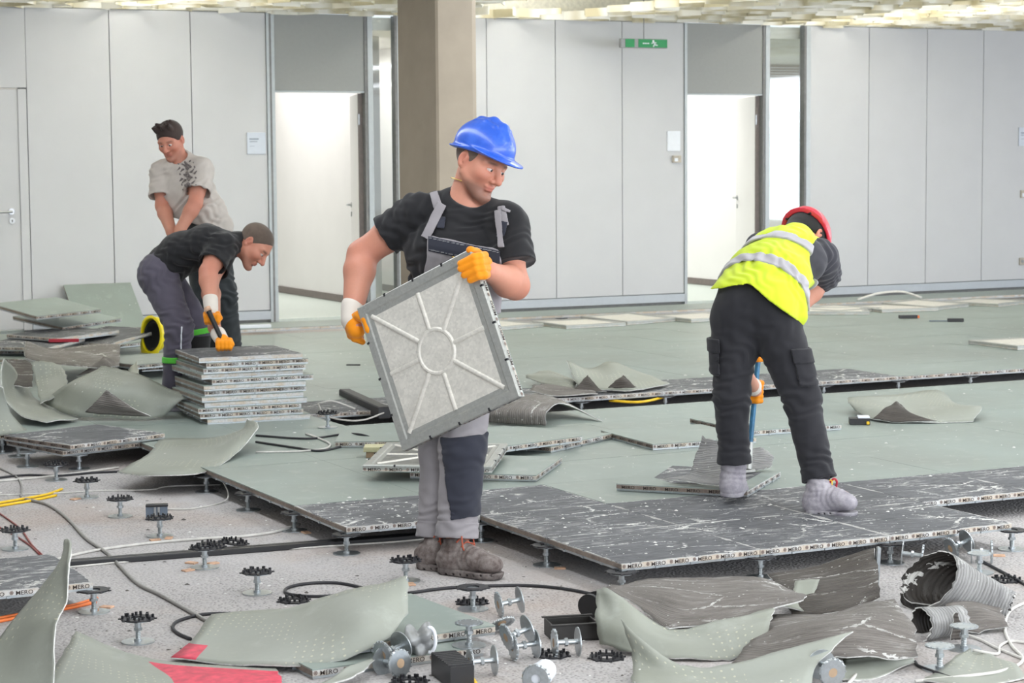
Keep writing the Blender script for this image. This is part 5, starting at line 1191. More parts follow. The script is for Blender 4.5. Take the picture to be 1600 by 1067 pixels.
def strap(p, q, w_, off, name='shoulder_strap', mat='overall_grey', par=pants):
    d = nrm(q-p); n_ = np.array([d[2], 0, -d[0]]); L = np.linalg.norm((q-p)[[0, 2]]); d2 = nrm([d[0], 0, d[2]])
    def cond(X, Y, Z):
        a = (X-p[0])*d2[0]+(Z-p[2])*d2[2]; c = (X-p[0])*n_[0]+(Z-p[2])*n_[2]
        return mx(-a, a-L, np.abs(c)-w_, Y-(che[1]+.03)+0*X)
    return band(P, sh, off, off-.007, cond, name, mat, par, ([], 2, .001))
strap(J(674, 292, 8.3), J(684, 325, 8.3), .017, .010); strap(J(691, 318, 8.3), J(664, 372, 8.3), .019, .018, 'strap_end'); strap(J(783, 322, 8.25), J(790, 352, 8.25), .014, .010); strap(J(777, 328, 8.25), J(783, 385, 8.25), .013, .018, 'strap_end')
strap(J(690, 338, 8.3), J(688, 356, 8.3), .016, .013, 'buckle', 'overall_dark'); strap(J(788, 345, 8.25), J(783, 368, 8.25), .014, .012, 'buckle', 'overall_dark')
strap(J(784, 325, 8.25), J(798, 330, 8.25), .006, .018, 'strap_loop')
# knee patch on the front leg
k0, k1 = J(700, 684, 8.1), J(735, 806, 8.1)
def patch(X, Y, Z):
    t = (k0[2]-Z)/(k0[2]-k1[2]); xl_ = (J(687, 690, 8.1)[0])+(J(704, 800, 8.1)[0]-J(687, 690, 8.1)[0])*t; return mx(xl_-X, Z-k0[2]-.02*(X-xl_)*3, k1[2]-.01+.02*(X-xl_)*2-Z, Y-knL[1]-.02+0*X)
legF = P.field([hipL, knL, cufL], .13); legF.cone(hipL, knL, .104, .084, .03); legF.cone(knL, cufL, .084, .076, .03)
band(P, legF, .007, -.002, patch, 'knee_patch', 'overall_dark', pants, (PAF[:2], 4))
# boots
boot(P, J(690, 893, 8.17), J(783, 897, 8.00), anL+[0, 0, -.015], 'boot_brown', 'sole_brown', w=.050, lace='lace_red')
boot(P, J(655, 886, 8.27), J(745, 886, 8.12), anR+[0, 0, -.01], 'boot_brown', 'sole_brown', w=.048, lace='lace_red')
# gloves
cfR = [[J(551, 478, 8.41), J(551, 500, 8.39)], [.046, .047]]
glove(P, [([J(552, 498, 8.39), J(556, 514, 8.375)], [.046, .040]), ([J(561, 493, 8.345), J(573, 500, 8.315), J(578, 515, 8.30), J(584, 531, 8.295)], [.022, .020, .018, .015]),
          ([J(573, 495, 8.33), J(586, 506, 8.305), J(590, 520, 8.30)], [.015, .014, .012]),
          ([J(546, 512, 8.38), J(549, 524, 8.39), J(562, 528, 8.395)], [.019, .017, .014]), ([J(549, 516, 8.37), J(554, 529, 8.38), J(566, 534, 8.39)], [.018, .016, .014]), ([J(545, 506, 8.39), J(547, 516, 8.41), J(560, 520, 8.415)], [.018, .016, .014]), ([J(547, 500, 8.40), J(552, 508, 8.42), J(566, 512, 8.42)], [.017, .015, .013])], cfR)
gl = []
for k, (a, m_, t_) in enumerate([((757, 399), (741, 402), (720, 412)), ((760, 409), (742, 411), (720, 420)), ((761, 419), (744, 421), (725, 430)), ((760, 429), (748, 431), (735, 437))]):
    gl.append(([J(*a, 8.01), J(m_[0]+8, m_[1]-1, 7.965), J(*m_, 7.955), J(*t_, 7.975)], [.0165, .0160, .0150, .0125]))
gl.append(([J(756, 412, 8.04), J(756, 424, 8.04)], [.034, .032])); gl.append(([J(757, 403, 8.05), J(745, 394, 8.045), J(735, 391, 8.01)], [.018, .017, .0165]))
glove(P, gl, [[J(760, 421, 8.05), J(766, 424, 8.06)], [.036, .035]], k=.004)
# thin chain round the neck
mb = MB(); mb.tube([H(-.028, 0, -.085)+1.0*(.066*math.cos(t)*nrm(sd)+.066*math.sin(t)*np.array([0, 1, 0]))+np.array([0, 0, -.012*math.cos(t)]) for t in np.linspace(PI*.75, PI*1.6, 22)], .0022, 6); mb.build('neck_chain', 'brass', P.e)
def gtorso(f, side, pel, wai, che, shR, shL, nk, g, w=(1.4, 1.45, 1.6), r=(.112, .106, .118), k=.03):
    f.cone(pel, wai, r[0]+g, r[1]+g, k, side=side, f=w[0]); f.cone(wai, che, r[1]+g, r[2]+g, k, side=side, f=w[1]); f.cone(che, (shR+shL)/2, r[2]+g, .082+g, k, side=side, f=w[2])
    f.cone(shR, nk, .058+g, .060+g, k); f.cone(shL, nk, .058+g, .060+g, k); f.ell(shR, np.array([.066, .066, .066])+g, k=k); f.ell(shL, np.array([.066, .066, .066])+g, k=k)
def sleeve(f, a, e, r0, r1, k=.03, hollow=.012):
    d = nrm(e-a); f.cone(a, e, r0, r1, k, flat='q'); f.cone(e-d*.02, e+d*.012, r1-hollow, r1-hollow+.002, .003, op='s', flat='q')
# ---- the man in the yellow vest, bent over, seen from behind
P = Person('man bent over in a yellow reflective vest and red hard hat, levering with a bar', 1225, 795, 0.0, (-.55, -.35, -.02), (.50, 1.15, 1.35), .0044)
J = P.J; b = P.b; d0 = P.dep
pel = J(1181, 466, 9.02); wai = J(1200, 432, 9.12); che = J(1228, 404, 9.30); shR, shL = J(1280, 404, 9.36), J(1190, 390, 9.58); nk = J(1243, 376, 9.52); sd = nrm(shR-shL)
hipL, hipR, knL, knR, anL, anR = J(1150, 500, 9.02), J(1212, 508, 8.98), J(1143, 618, 9.00), J(1252, 620, 8.93), J(1147, 738, 9.05), J(1281, 762, 8.85)
bar_b = G(1168, 737, .04); bd = depth(bar_b)
elR, wrR = J(1287, 433, 9.54), J(1216, 512, 9.34); elL, wrL = J(1166, 478, 9.58), J(1163, 580, 9.26)
hL, hR = J(1181, 612, bd), J(1183, 547, bd+.03)
gtorso(b, sd, pel, wai, che, shR, shL, nk, -.008); arm(b, shR, elR, wrR, r=(.058, .056, .050, .034)); arm(b, shL, elL, wrL)
leg(b, hipL, knL, anL); leg(b, hipR, knR, anR); b.cone(wrR, hR, .032, .03, .02); b.cone(wrL, hL, .032, .03, .02)
for a, t in ((anL, J(1150, 735, 9.25)), (anR, J(1320, 778, 8.80))): b.cone(a, t, .034, .028, .02)
for hh in (hR, hL):
    for k in range(4): b.cone(hh, hh+np.array([-.012+.008*k, -.01, .02-.012*k]), .009, .008, .006)
hc = J(1256, 374, 9.60); HB_ = frame_from((.35, .15, -.95), (.42, .80, .35))
H = head(P, hc, HB_, 1.04, nk, .052)
V, Q = b.mesh(); emit('body', V, Q, 'skin', P.e, skin_colors(P, V))
f = P.field([hc], .2); f.ell(H(-.012, 0, .034), np.array([.104, .085, .092])*1.05, HB_, k=0, clip=[((1, 0, 0), .06), ((0, 0, -1), .06)]); f.cone(H(-.06, 0, -.02), H(-.055, 0, -.07), .05, .05, .03); V, Q = f.mesh(); emit('hair', V, Q, 'cap_black', P.e)
hm = helmet(P, HB_, hc+HB_[2]*.010, 1.06, 'helmet_red')
mb = MB()
mb.tube([H(-.100, y, .012+.02*math.cos(y*14)) for y in np.linspace(-.062, .062, 9)], .0065, 6); mb.build('headband', 'plastic_black', hm)
mb = MB(); mb.tube([H(-.06+.05*t, .085-.002*t, .02-.03*t) for t in np.linspace(0, 1, 5)], .005, 6); mb.tube([H(-.02, .088, .03), H(.01, .086, -.01)], .004, 6); o = mb.build('chin_strap', 'reflective_grey', hm); o['kind'] = 'stuff'
# charcoal t-shirt
sh = P.field(); gtorso(sh, sd, pel, wai, che, shR, shL, nk, .006); seR = J(1288, 428, 9.42)*1.0
aR = nrm(elR-shR); seR = shR+aR*np.linalg.norm(elR-shR)*1.02; seL = shL*.35+elL*.65
sleeve(sh, shR, elR-aR*.02, .080, .082); sleeve(sh, shL, seL, .070, .072)
sh.ell(nk+nrm(hc-nk)*.07, (.075, .075, .075), k=.006, op='s'); 
V, Q = sh.mesh(); V = folds(V, Q, [(shR, .12, aR, .04, .005), (elR, .1, (.5, 0, .7), .04, .006)], 12); emit('t_shirt', V, Q, 'shirt_charcoal', P.e)
# vest: torso shell with arm holes, hem over the seat, two reflective bands
ve = P.field(); ve.cone(pel+nrm(wai-pel)*-.06, wai, .158, .138, .03, side=sd, f=1.36); ve.cone(wai, che, .136, .140, .03, side=sd, f=1.36); ve.cone(che, (shR+shL)/2, .138, .098, .03, side=sd, f=1.35)
ve.cone(shR*.75+nk*.25, nk, .072, .074, .03); ve.cone(shL*.75+nk*.25, nk, .072, .074, .03)
hb1, hb2, hb3 = J(1110, 447, 8.9), J(1170, 434, 8.88), J(1254, 506, 8.92)
ve.ell(nk+nrm(hc-nk)*.085, (.085, .085, .085), k=.006, op='s')
ap = shR+np.array([.035, 0, -.01]); ve.ell(J(1292, 408, 9.25), (.115, .30, .105), k=.01, op='s')
# the hem: a loose flap runs down at the right side
ve.cone(J(1232, 458, 8.98), J(1246, 496, 8.95), .068, .040, .05)
hn = nrm(np.array([-.35, -.05, -.94])); X, Y, Z = ve.grid()
hem = lambda X, Y, Z: (J(1160, 434, 9)[2]-.012-np.maximum(np.minimum((X-J(1165, 434, 9)[0])*.83, .4), (J(1165, 434, 9)[0]-X)*.28)+.006*np.sin(X*18))-Z+0*Y
ve.a = np.maximum(ve.a, hem(X, Y, Z).astype(np.float32))
VF = [(J(1190, 440, 9), .14, (.5, 0, .3), .05, .007), (J(1215, 385, 9.2), .14, (.5, .3, -.4), .06, .005), (J(1235, 440, 9), .1, (.8, 0, .3), .045, .007)]
V, Q = ve.mesh(); V = folds(V, Q, VF, 14); vest = emit('safety_vest', V, Q, 'vest_yellow', P.e)
axd = nrm(che-wai)
def vb(pt_, w_, tl):
    n_ = nrm(nrm(che-pel)+tl)
    return band(P, ve, .009, -.004, lambda X, Y, Z: np.abs((X-pt_[0])*n_[0]+(Y-pt_[1])*n_[1]+(Z-pt_[2])*n_[2])-w_, 'reflective_band', 'reflective_grey', vest, (VF, 14))
vb(J(1176, 408, 9.02), .027, np.array([.12, 0, .05])); vb(J(1206, 375, 9.2), .024, np.array([.05, .05, .05]))
# cargo trousers
pa = P.field(); pa.cone(pel, wai-nrm(wai-pel)*.03, .128, .112, .03, side=sd, f=1.40); pa.ell(J(1160, 480, 8.98), (.105, .11, .12), k=.05); pa.ell(J(1210, 484, 8.96), (.105, .11, .12), k=.05)
cL, cR = J(1147, 722, 9.04), J(1280, 748, 8.86)
for h_, k_, c_, r in ((hipL, knL, cL, (.112, .074, .066)), (hipR, knR, cR, (.112, .078, .066))):
    pa.cone(h_, k_, r[0], r[1], .04); pa.cone(k_, c_, r[1], r[2], .03, flat='q'); dd = nrm(c_-k_)
    pa.cone(c_-dd*.05, c_+dd*.003, r[2]+.004, r[2]+.008, .002, flat='pq'); pa.cone(c_-dd*.02, c_+dd*.02, r[2]-.010, r[2]-.008, .003, op='s')
PF = [(knL, .10, (.2, 0, 1), .05, .007), (knR, .10, (.3, 0, 1), .05, .008), (cL+[0, 0, .07], .07, (0, 0, 1), .04, .006), (cR+[0, 0, .07], .07, (.2, 0, 1), .04, .006), (J(1190, 520, 9), .12, (.6, 0, .8), .06, .007), (J(1150, 560, 9), .1, (.4, 0, 1), .05, .005)]
V, Q = pa.mesh(); V = folds(V, Q, PF, 9); pants = emit('cargo_trousers', V, Q, 'trousers_black', P.e)
def cp(u0, v0, u1, v1, sl):
    a, c = J(u0, v0, 8.9), J(u1, v1, 8.9)
    band(P, pa, .014, -.004, lambda X, Y, Z: mx(a[0]+sl*(a[2]-Z)-X, X-c[0]-sl*(a[2]-Z), Z-a[2], c[2]-Z+0*Y), 'cargo_pocket', 'trousers_black', pants, (PF, 9))
    band(P, pa, .019, .004, lambda X, Y, Z: mx(a[0]-.004+sl*(a[2]-Z)-X, X-c[0]-.004-sl*(a[2]-Z), Z-a[2]-.01, a[2]-.05-Z+0*Y), 'pocket_flap', 'trousers_black', pants, (PF, 9))
cp(1235, 548, 1268, 602, .22); cp(1098, 535, 1124, 588, .03); cp(1176, 478, 1232, 512, .1)
boot(P, J(1142, 778, 9.0), J(1152, 768, 9.30), anL+[0, 0, .05], 'boot_grey', 'sole_grey', w=.050)
boot(P, J(1262, 803, 8.86), J(1338, 796, 8.74), anR+[0, 0, .03], 'boot_grey', 'sole_grey', w=.050)
f = P.field([anR], .12); f.cone(anR+[-.005, 0, .0], anR+[-.005, 0, .06], .048, .048, 0); V, Q = f.mesh(); so = emit('sock', V, Q, 'sock_dark', P.e)
# yellow lettering on the sock, red lace loop
tv2, tf2 = text_mesh('CAT', 0.040); mb = MB(); a = anR+np.array([-.012, -.052, .014]); mb.add([(a[0]-.012+v[0], a[1]-.0, a[2]+v[1]) for v in tv2], tf2); mb.build('sock_lettering', 'cable_yellow', so)
mb = MB(); mb.tube(crom([anR+[.03, -.04, .02], anR+[.05, -.05, .045], anR+[.065, -.04, .03], anR+[.06, -.03, .0]], 5), .005, 6); mb.build('lace_loop', 'red_tape', so)
for hh, wv in ((hR, wrR), (hL, wrL)):
    pr = [([hh+[0.0, .028, .02], hh+[0.004, .028, -.02]], [.03, .03])]
    for k in range(4):
        z = .032-.021*k; pr.append(([hh+[-.026, .02, z], hh+[-.024, -.012, z-.004], hh+[.002, -.026, z-.008], hh+[.022, -.014, z-.010]], [.0145, .0145, .014, .012]))
    pr.append(([hh+[.02, .02, .03], hh+[.024, -.004, .040], hh+[.006, -.022, .046]], [.015, .014, .012]))
    glove(P, pr, [[hh+nrm(wv-hh)*.055+[0, .02, 0], hh+nrm(wv-hh)*.12+[0, .01, 0]], [.034, .041]], k=.004)
# the bar he levers with
tp = D(1190, 505, bd+.05); o = thing('pry_bar', 'long blue steel bar held upright by the man in the yellow vest', 'bar', bar_b)
mb = MB(); mb.cyl((tp-bar_b)*.19, tp-bar_b, .0125, 12); mb.build('bar_shaft', 'bar_blue', o, True, .6)
mb = MB(); mb.cyl((tp-bar_b)*.02, (tp-bar_b)*.2, .019, 12, 0, .0135); q = (tp-bar_b); mb.box((-.045, -.012, -.004), (.035, .012, .012), bev=.003); mb.build('bar_tip', 'tray_steel', o, True, .6)
# ---- the man in black bent over the stack at the left
P = Person('man in a black t-shirt and slate trousers bent forward over the tall panel stack', 268, 630, 0.0, (-.48, -.85, -.02), (.85, .60, 1.40), .0052)
J = P.J; b = P.b
pel, wai, che = J(252, 424, 12.60), J(282, 396, 12.58), J(325, 385, 12.56); shR, shL, nk = J(346, 385, 12.40), J(352, 383, 12.74), J(374, 381, 12.56); sd = nrm(shR-shL)
hipR, hipL, knR, knL, anR, anL = J(250, 436, 12.50), J(258, 438, 12.72), J(280, 512, 12.40), J(308, 508, 12.74), J(272, 606, 12.50), J(302, 606, 12.80)
elR, wrR, hR = J(325, 425, 12.26), J(329, 472, 12.16), J(331, 496, 12.10); elL, wrL, hL = J(328, 440, 12.56), J(335, 512, 12.16), J(350, 537, 11.99)
hands = J(340, 520, 12.24)
gtorso(b, sd, pel, wai, che, shR, shL, nk, -.008); arm(b, shR, elR, wrR); arm(b, shL, elL, wrL); leg(b, hipR, knR, anR); leg(b, hipL, knL, anL); b.cone(wrR, hR, .032, .03, .02); b.cone(wrL, hL, .032, .03, .02)
for a in (anR, anL): b.cone(a, a+np.array([.16, -.03, -.06]), .036, .030, .02)
for hh in (hR, hL):
    for k in range(4): b.cone(hh, hh+np.array([-.02+.014*k, -.02, -.015]), .010, .008, .006)
hc = J(397, 383, 12.54); HB_ = frame_from((.62, -.28, -.73), (.76, .05, .66)); H = head(P, hc, HB_, 1.06, nk, .056)
V, Q = b.mesh(); emit('body', V, Q, 'skin', P.e, skin_colors(P, V, .45, [(elR, .1), (nk, .1)]))
f = P.field([hc], .2); f.ell(H(-.014, 0, .036), np.array([.0995, .0795, .0865])*1.065, HB_, k=0, clip=[((1, 0, -.9), .058), ((.35, 0, -1), .056)]); V, Q = f.mesh(); emit('hair', V, Q, 'hair_short', P.e)
sh = P.field(); gtorso(sh, sd, pel+nrm(wai-pel)*.05, wai, che, shR, shL, nk, .010, w=(1.45, 1.5, 1.6), r=(.118, .112, .120)); sleeve(sh, shR, shR*.30+elR*.70, .080, .086); sleeve(sh, shL, shL*.3+elL*.7, .080, .086)
X, Y, Z = sh.grid(); nn = nrm(wai-pel); sh.ell(J(380, 388, 12.54), (.07, .07, .07), k=.006, op='s')
V, Q = sh.mesh(); V = folds(V, Q, [(J(300, 420, 12.4), .15, (.6, 0, .5), .06, .008), (shR, .12, (.4, 0, 1), .05, .006), (J(260, 410, 12.4), .12, (.5, 0, 1), .06, .006)], 21); emit('t_shirt', V, Q, 'shirt_black', P.e)
pa = P.field(); pa.cone(pel, pel+nn*.06, .124, .116, .03, side=sd, f=1.4); pa.ell(J(243, 428, 12.5), (.10, .12, .11), k=.05); pa.ell(J(246, 430, 12.7), (.10, .12, .11), k=.05)
for h_, k_, a in ((hipR, knR, anR), (hipL, knL, anL)): pa.cone(h_, k_, .112, .082, .04); pa.cone(k_, a, .082, .072, .03, flat='q')
PF = [(knR, .12, (.2, 0, 1), .05, .007), (hipR, .14, (.7, 0, .5), .06, .007)]
V, Q = pa.mesh(); V = folds(V, Q, PF, 22); pants = emit('work_trousers', V, Q, 'trousers_slate', P.e)
l0, l1 = J(281, 510, 12.3), J(276, 562, 12.3)
band(P, pa, .006, -.002, lambda X, Y, Z: mx(np.abs(X-(l0[0]+(l0[2]-Z)*-.10+.010))-.0045, Z-l0[2], l1[2]-Z, Y-knR[1]), 'reflective_piping', 'sign_white', pants)
band(P, pa, .008, -.002, lambda X, Y, Z: mx(np.abs(Z-J(265, 563, 12.4)[2])-.018, X-J(285, 500, 12.4)[0]+0*Y), 'knee_strap', 'strap_green', pants)
band(P, pa, .008, -.002, lambda X, Y, Z: mx(np.abs(Z-J(302, 521, 12.6)[2]-.15*(X-J(302, 521, 12.6)[0]))-.018, J(292, 500, 12.6)[0]-X+0*Y), 'knee_strap', 'strap_green', pants)
k0 = J(300, 505, 12.6); band(P, pa, .006, -.002, lambda X, Y, Z: mx(J(294, 500, 12.6)[0]-X, Z-J(300, 527, 12.6)[2], Y*0+J(300, 580, 12.6)[2]-Z), 'knee_pad', 'cap_black', pants)
for a in (anR, anL): boot(P, np.array([a[0]-.06, a[1], 0]), np.array([a[0]+.21, a[1]-.04, 0]), a+[0, 0, .02], 'boot_grey', 'sole_grey')
mb = MB()
c = J(247, 428, 12.38)
for hh, wv in ((hR, wrR), (hL, wrL)):
    pr = [([hh+[-.01, .02, .02], hh+[.01, .02, .0]], [.034, .034])]
    for k in range(4): x = -.036+.022*k; pr.append(([hh+[x, .01, .02], hh+[x+.006, -.022, .006], hh+[x+.008, -.026, -.018], hh+[x+.006, -.006, -.032]], [.0155, .0150, .0145, .012]))
    pr.append(([hh+[.035, .005, .02], hh+[.048, -.016, -.002], hh+[.036, -.026, -.016]], [.016, .015, .013]))
    q = nrm(wv-hh); glove(P, pr, [[hh+q*.04, hh+q*.125], [.040, .044]], k=.004)
ta, tb_ = J(324, 482, 12.06)@np.array([R0, FH, [0, 0, 1]])+P.o, J(352, 542, 11.97)@np.array([R0, FH, [0, 0, 1]])+P.o
o = thing('hammer_handle', 'short black tool handle held by the man in black over the stack', 'tool', tb_)
MB().cyl((0, 0, 0), (ta-tb_)*.92, .013, 12, 0, .015).build('shaft', 'plastic_black', o, True, .6); MB().cyl((ta-tb_)*.92, (ta-tb_)*1.02, .02, 12).build('pommel', 'wood_chip', o, True, .6)
# ---- the man standing behind him
P = Person('man standing behind in a beige v-neck t-shirt with a dark print, short dark hair', 340, 600, 0.0, (-.70, -.75, -.02), (.45, .45, 1.85), .0052)
J = P.J; b = P.b; t_ = 13.6
pel, wai, che, shR, shL, nk = J(322, 362, 13.62), J(310, 330, 13.62), J(292, 296, 13.62), J(254, 270, 13.66), J(314, 266, 13.52), J(284, 252, 13.60); sd = nrm(shL-shR)
hipR, hipL, knR, knL, anR, anL = J(308, 372, 13.68), J(334, 372, 13.55), J(322, 470, 13.62), J(350, 462, 13.50), J(330, 580, 13.7), J(364, 578, 13.60)
elR, wrR, elL, wrL = J(254, 322, 13.60), J(268, 362, 13.44), J(305, 318, 13.42), J(282, 358, 13.38)
gtorso(b, sd, pel, wai, che, shR, shL, nk, -.008, w=(1.35, 1.4, 1.45)); arm(b, shR, elR, wrR, r=(.052, .05, .046, .034)); arm(b, shL, elL, wrL, r=(.052, .05, .046, .034)); leg(b, hipR, knR, anR); leg(b, hipL, knL, anL)
for wv, sx in ((wrR, 1), (wrL, -1)):
    hh = wv+np.array([.02*sx, -.02, -.07]); b.cone(wv, hh, .030, .032, .02)
    for k in range(4): b.chain([hh, hh+np.array([sx*.012*(k-1.5), -.02, -.05]), hh+np.array([sx*.012*(k-1.5)+.01*sx, -.005, -.085])], [.011, .010, .008], .006)
    b.chain([hh, hh+np.array([sx*.035, -.03, -.02])], [.012, .009], .006)
for a in (anR, anL): b.cone(a, a+np.array([.05, -.14, -.06]), .036, .030, .02)
hc = J(267, 220, 13.55); HB_ = head_frame(-.34, .38, -.10); H = head(P, hc, HB_, .95, nk, .050)
V, Q = b.mesh(); emit('body', V, Q, 'skin', P.e, skin_colors(P, V, .35, [(elR, .1), (hc, .10), (elL, .1)]))
f = P.field([hc], .2); f.ell(H(-.014, 0, .046), np.array([.105, .084, .090])*.97, HB_, k=0, clip=[((1, 0, -.9), .076), ((.4, 0, -1), .052)])
for k in range(26):
    a = random.uniform(-1, 1); c_ = random.uniform(-.05, .075); f.cone(H(c_, a*.055, .115-.2*a*a*.1), H(c_+.03, a*.065, .135+random.uniform(-.004, .012)), .014, .004, .01)
V, Q = f.mesh(); emit('hair', V, Q, 'hair_brown', P.e)
sh = P.field(); gtorso(sh, sd, pel+[0, 0, .03], wai, che, shR, shL, nk, .012, w=(1.45, 1.45, 1.5), r=(.122, .118, .118)); sleeve(sh, shR, shR*.28+elR*.72, .074, .092); sleeve(sh, shL, shL*.35+elL*.65, .074, .090)
sh.half(J(320, 352, t_), (-.25, 0, -1)); sh.ell(nk+np.array([-.015, -.06, .035]), (.062, .09, .055), k=.006, op='s'); vn = J(272, 262, 13.45)
sh.cone(vn+[.01, 0, .03], J(277, 279, 13.42), .056, .012, .006, op='s')
V, Q = sh.mesh(); V = folds(V, Q, [(J(300, 320, 13.4), .2, (.8, 0, -.5), .07, .008), (J(325, 340, 13.4), .12, (.4, 0, 1), .05, .007), (shR, .1, (.2, 0, 1), .05, .005)], 31); st = emit('t_shirt', V, Q, 'shirt_beige', P.e)
pc = J(292, 275, 13.4)
def pr_(X, Y, Z):
    u_ = (X-pc[0])*.92+(Z-pc[2])*.2; v_ = (Z-pc[2]); bl = np.sin(u_*120+2*np.sin(v_*90))*np.sin(v_*95+1.5*np.sin(u_*70))
    return mx((.02-bl)*.02+np.maximum(0, np.abs(u_)-.03)*.5+np.maximum(0, np.abs(v_)-.075)*.5, Y-che[1]+.02)
band(P, sh, .005, -.004, pr_, 'shirt_print', 'print_grey', st, whole=True)['kind'] = 'stuff'
pa = P.field(); pa.cone(pel-[0, 0, .02], pel+[0, 0, .08], .116, .112, .03, side=sd, f=1.35)
for h_, k_, a in ((hipR, knR, anR), (hipL, knL, anL)): pa.cone(h_, k_, .100, .080, .04); pa.cone(k_, a, .080, .074, .03, flat='q')
V, Q = pa.mesh(); V = folds(V, Q, [(knL, .14, (.2, 0, 1), .05, .008), (anL+[0, 0, .1], .1, (0, 0, 1), .05, .008)], 32); emit('trousers', V, Q, 'trousers_dark', P.e)
for a in (anR, anL): boot(P, np.array([a[0]-.03, a[1]+.06, 0]), np.array([a[0]+.06, a[1]-.20, 0]), a+[0, 0, .02], 'boot_grey', 'sole_grey')
# ---------------------------------------------------------------- cables, boxes, small scrap
def cable(label, pix, mat, r=.005, base=-HS, name='cable', n=6):
    P_ = [pt(p, base)+np.array([0, 0, r]) for p in pix]; C_ = crom(P_, n); o0 = C_[0].copy(); o0[2] = C_[:, 2].min()-r
    o = MB().tube(C_-o0, r, 7).build(name, mat, None, True); o.location = o0; return tag(o, label, 'cable')
cable('thick grey cable snaking over the concrete from the left pedestals to the bottom sheets', [(40, 782), (75, 791), (105, 812), (135, 844), (169, 868), (212, 912), (250, 932), (300, 960), (345, 985)], 'cable_grey', .007)
cable('white flat cable lying along the black duct at the left', [(88, 876), (150, 862), (240, 850), (330, 843), (380, 840), (430, 833), (468, 821)], 'cable_white', .006)
cable('thin white cable along the front of the black duct', [(105, 888), (220, 877), (330, 868), (440, 860), (540, 853), (640, 846), (720, 836)], 'cable_white', .004)
cable('black cable running behind the left pedestals', [(-10, 749), (40, 744), (90, 745), (150, 740), (200, 738)], 'cable_black', .006)
cable('white cable beside the black one behind the left pedestals', [(-10, 754), (60, 748), (120, 741), (185, 732)], 'cable_white', .006)
cable('thin white cable crossing the concrete left of the floor edge', [(-10, 775), (100, 771), (150, 768), (235, 766), (262, 761), (345, 758)], 'cable_white', .0035)
cable('upper of two yellow cables at the left photo edge', [(-10, 789), (45, 780), (75, 774), (97, 766)], 'cable_yellow', .0065)
cable('lower of two yellow cables at the left photo edge', [(-10, 794), (50, 784), (88, 776)], 'cable_yellow', .0065)
cable('grey loop of cable standing left of the yellow cables', [(0, 733), (24, 745), (33, 758), (34, 772), (32, 777)], 'cable_grey', .005)
cable('upper dark red cable at the left photo edge', [(-8, 798), (30, 826), (50, 853), (72, 874)], 'cable_red', .004)
cable('lower dark red cable at the left photo edge', [(-8, 822), (15, 833), (45, 852), (62, 868)], 'cable_red', .004)
cable('orange cable under the front edge of the black panel at the left', [(-10, 970), (60, 957), (110, 949), (152, 937)], 'cable_orange', .006)
cable('second orange cable beside the first under the black panel at the left', [(-10, 975), (60, 961), (115, 951), (150, 943)], 'cable_orange', .006)
cable('coiled black cable on the concrete behind the large bottom sheet', [(545, 932), (490, 934), (450, 930), (449, 921), (480, 914), (525, 913), (560, 919), (575, 924)], 'cable_black', .006)
cable('dark loop of cable behind the left bottom sheets', [(420, 963), (370, 961), (320, 962), (280, 972), (270, 983), (280, 993), (298, 1001)], 'cable_black', .006)
cable('black cable behind the pedestals in the bottom middle', [(638, 929), (700, 921), (760, 918), (820, 917), (880, 922), (938, 933)], 'cable_black', .006)
cable('white cable rising from under the wide grey ribbed sheet', [(1325, 1072), (1345, 1050), (1370, 1036, 1042), (1402, 1027, 1040)], 'cable_white', .006)
cable('long white cable looping around the bottom right corner', [(1610, 940), (1578, 957), (1570, 985), (1580, 1010), (1598, 1034), (1565, 1051), (1500, 1060), (1430, 1067)], 'cable_white', .0055)
cable('white cable with a bare yellow-green end at the bottom right', [(1500, 991, 994), (1530, 1001), (1560, 1016), (1610, 1036)], 'cable_white', .005)
cable('yellow-green bare cable end at the bottom right', [(1472, 995, 998), (1485, 991, 995), (1500, 991, 994)], 'leaf_green', .004)
cable('white cable bending back at the right photo edge', [(1612, 1008), (1580, 1004), (1562, 1012), (1558, 1024), (1520, 1018, 1022)], 'cable_white', .005)
cable('dark cable under the small rolls at the bottom right', [(1430, 1036), (1436, 1043), (1460, 1052), (1488, 1062)], 'cable_black', .005)
cable('black cable on the concrete at the right photo edge', [(1536, 880), (1570, 898), (1610, 920)], 'cable_black', .006)
cable('black cable looping over the green floor left of the tilted tray', [(400, 682), (480, 687), (530, 681), (560, 680, 690), (580, 688, 692), (540, 698), (500, 706), (460, 701), (400, 692)], 'cable_black', .006, 0.0)
cable('white cable curled on the green floor left of the tilted tray', [(478, 679), (500, 687), (516, 696), (505, 703), (460, 707), (400, 708)], 'cable_white', .0055, 0.0)
cable('white cable arching out of the trench behind the carried panel', [(497, 632, 655), (520, 628, 655), (555, 640, 655)], 'cable_white', .005, -.05)
cable('white cable hanging in the trench behind the carried panel', [(497, 632, 658), (508, 650, 660), (540, 658, 662), (570, 657, 662), (600, 646, 660)], 'cable_white', .005, -.05)
cable('yellow cable in the far trench', [(952, 628), (1000, 630), (1040, 622)], 'cable_yellow', .008, -.05)
cable('white cable arched over the overturned panels by the right wall', [(1340, 470, 474), (1375, 460, 472), (1410, 458, 470), (1440, 467, 470)], 'cable_white', .012, TH)
cable('thin white cable curling under the left edge of the green floor', [(328, 737, 741), (347, 752, 772), (357, 775, 782), (345, 787), (300, 796), (262, 797)], 'cable_white', .004)
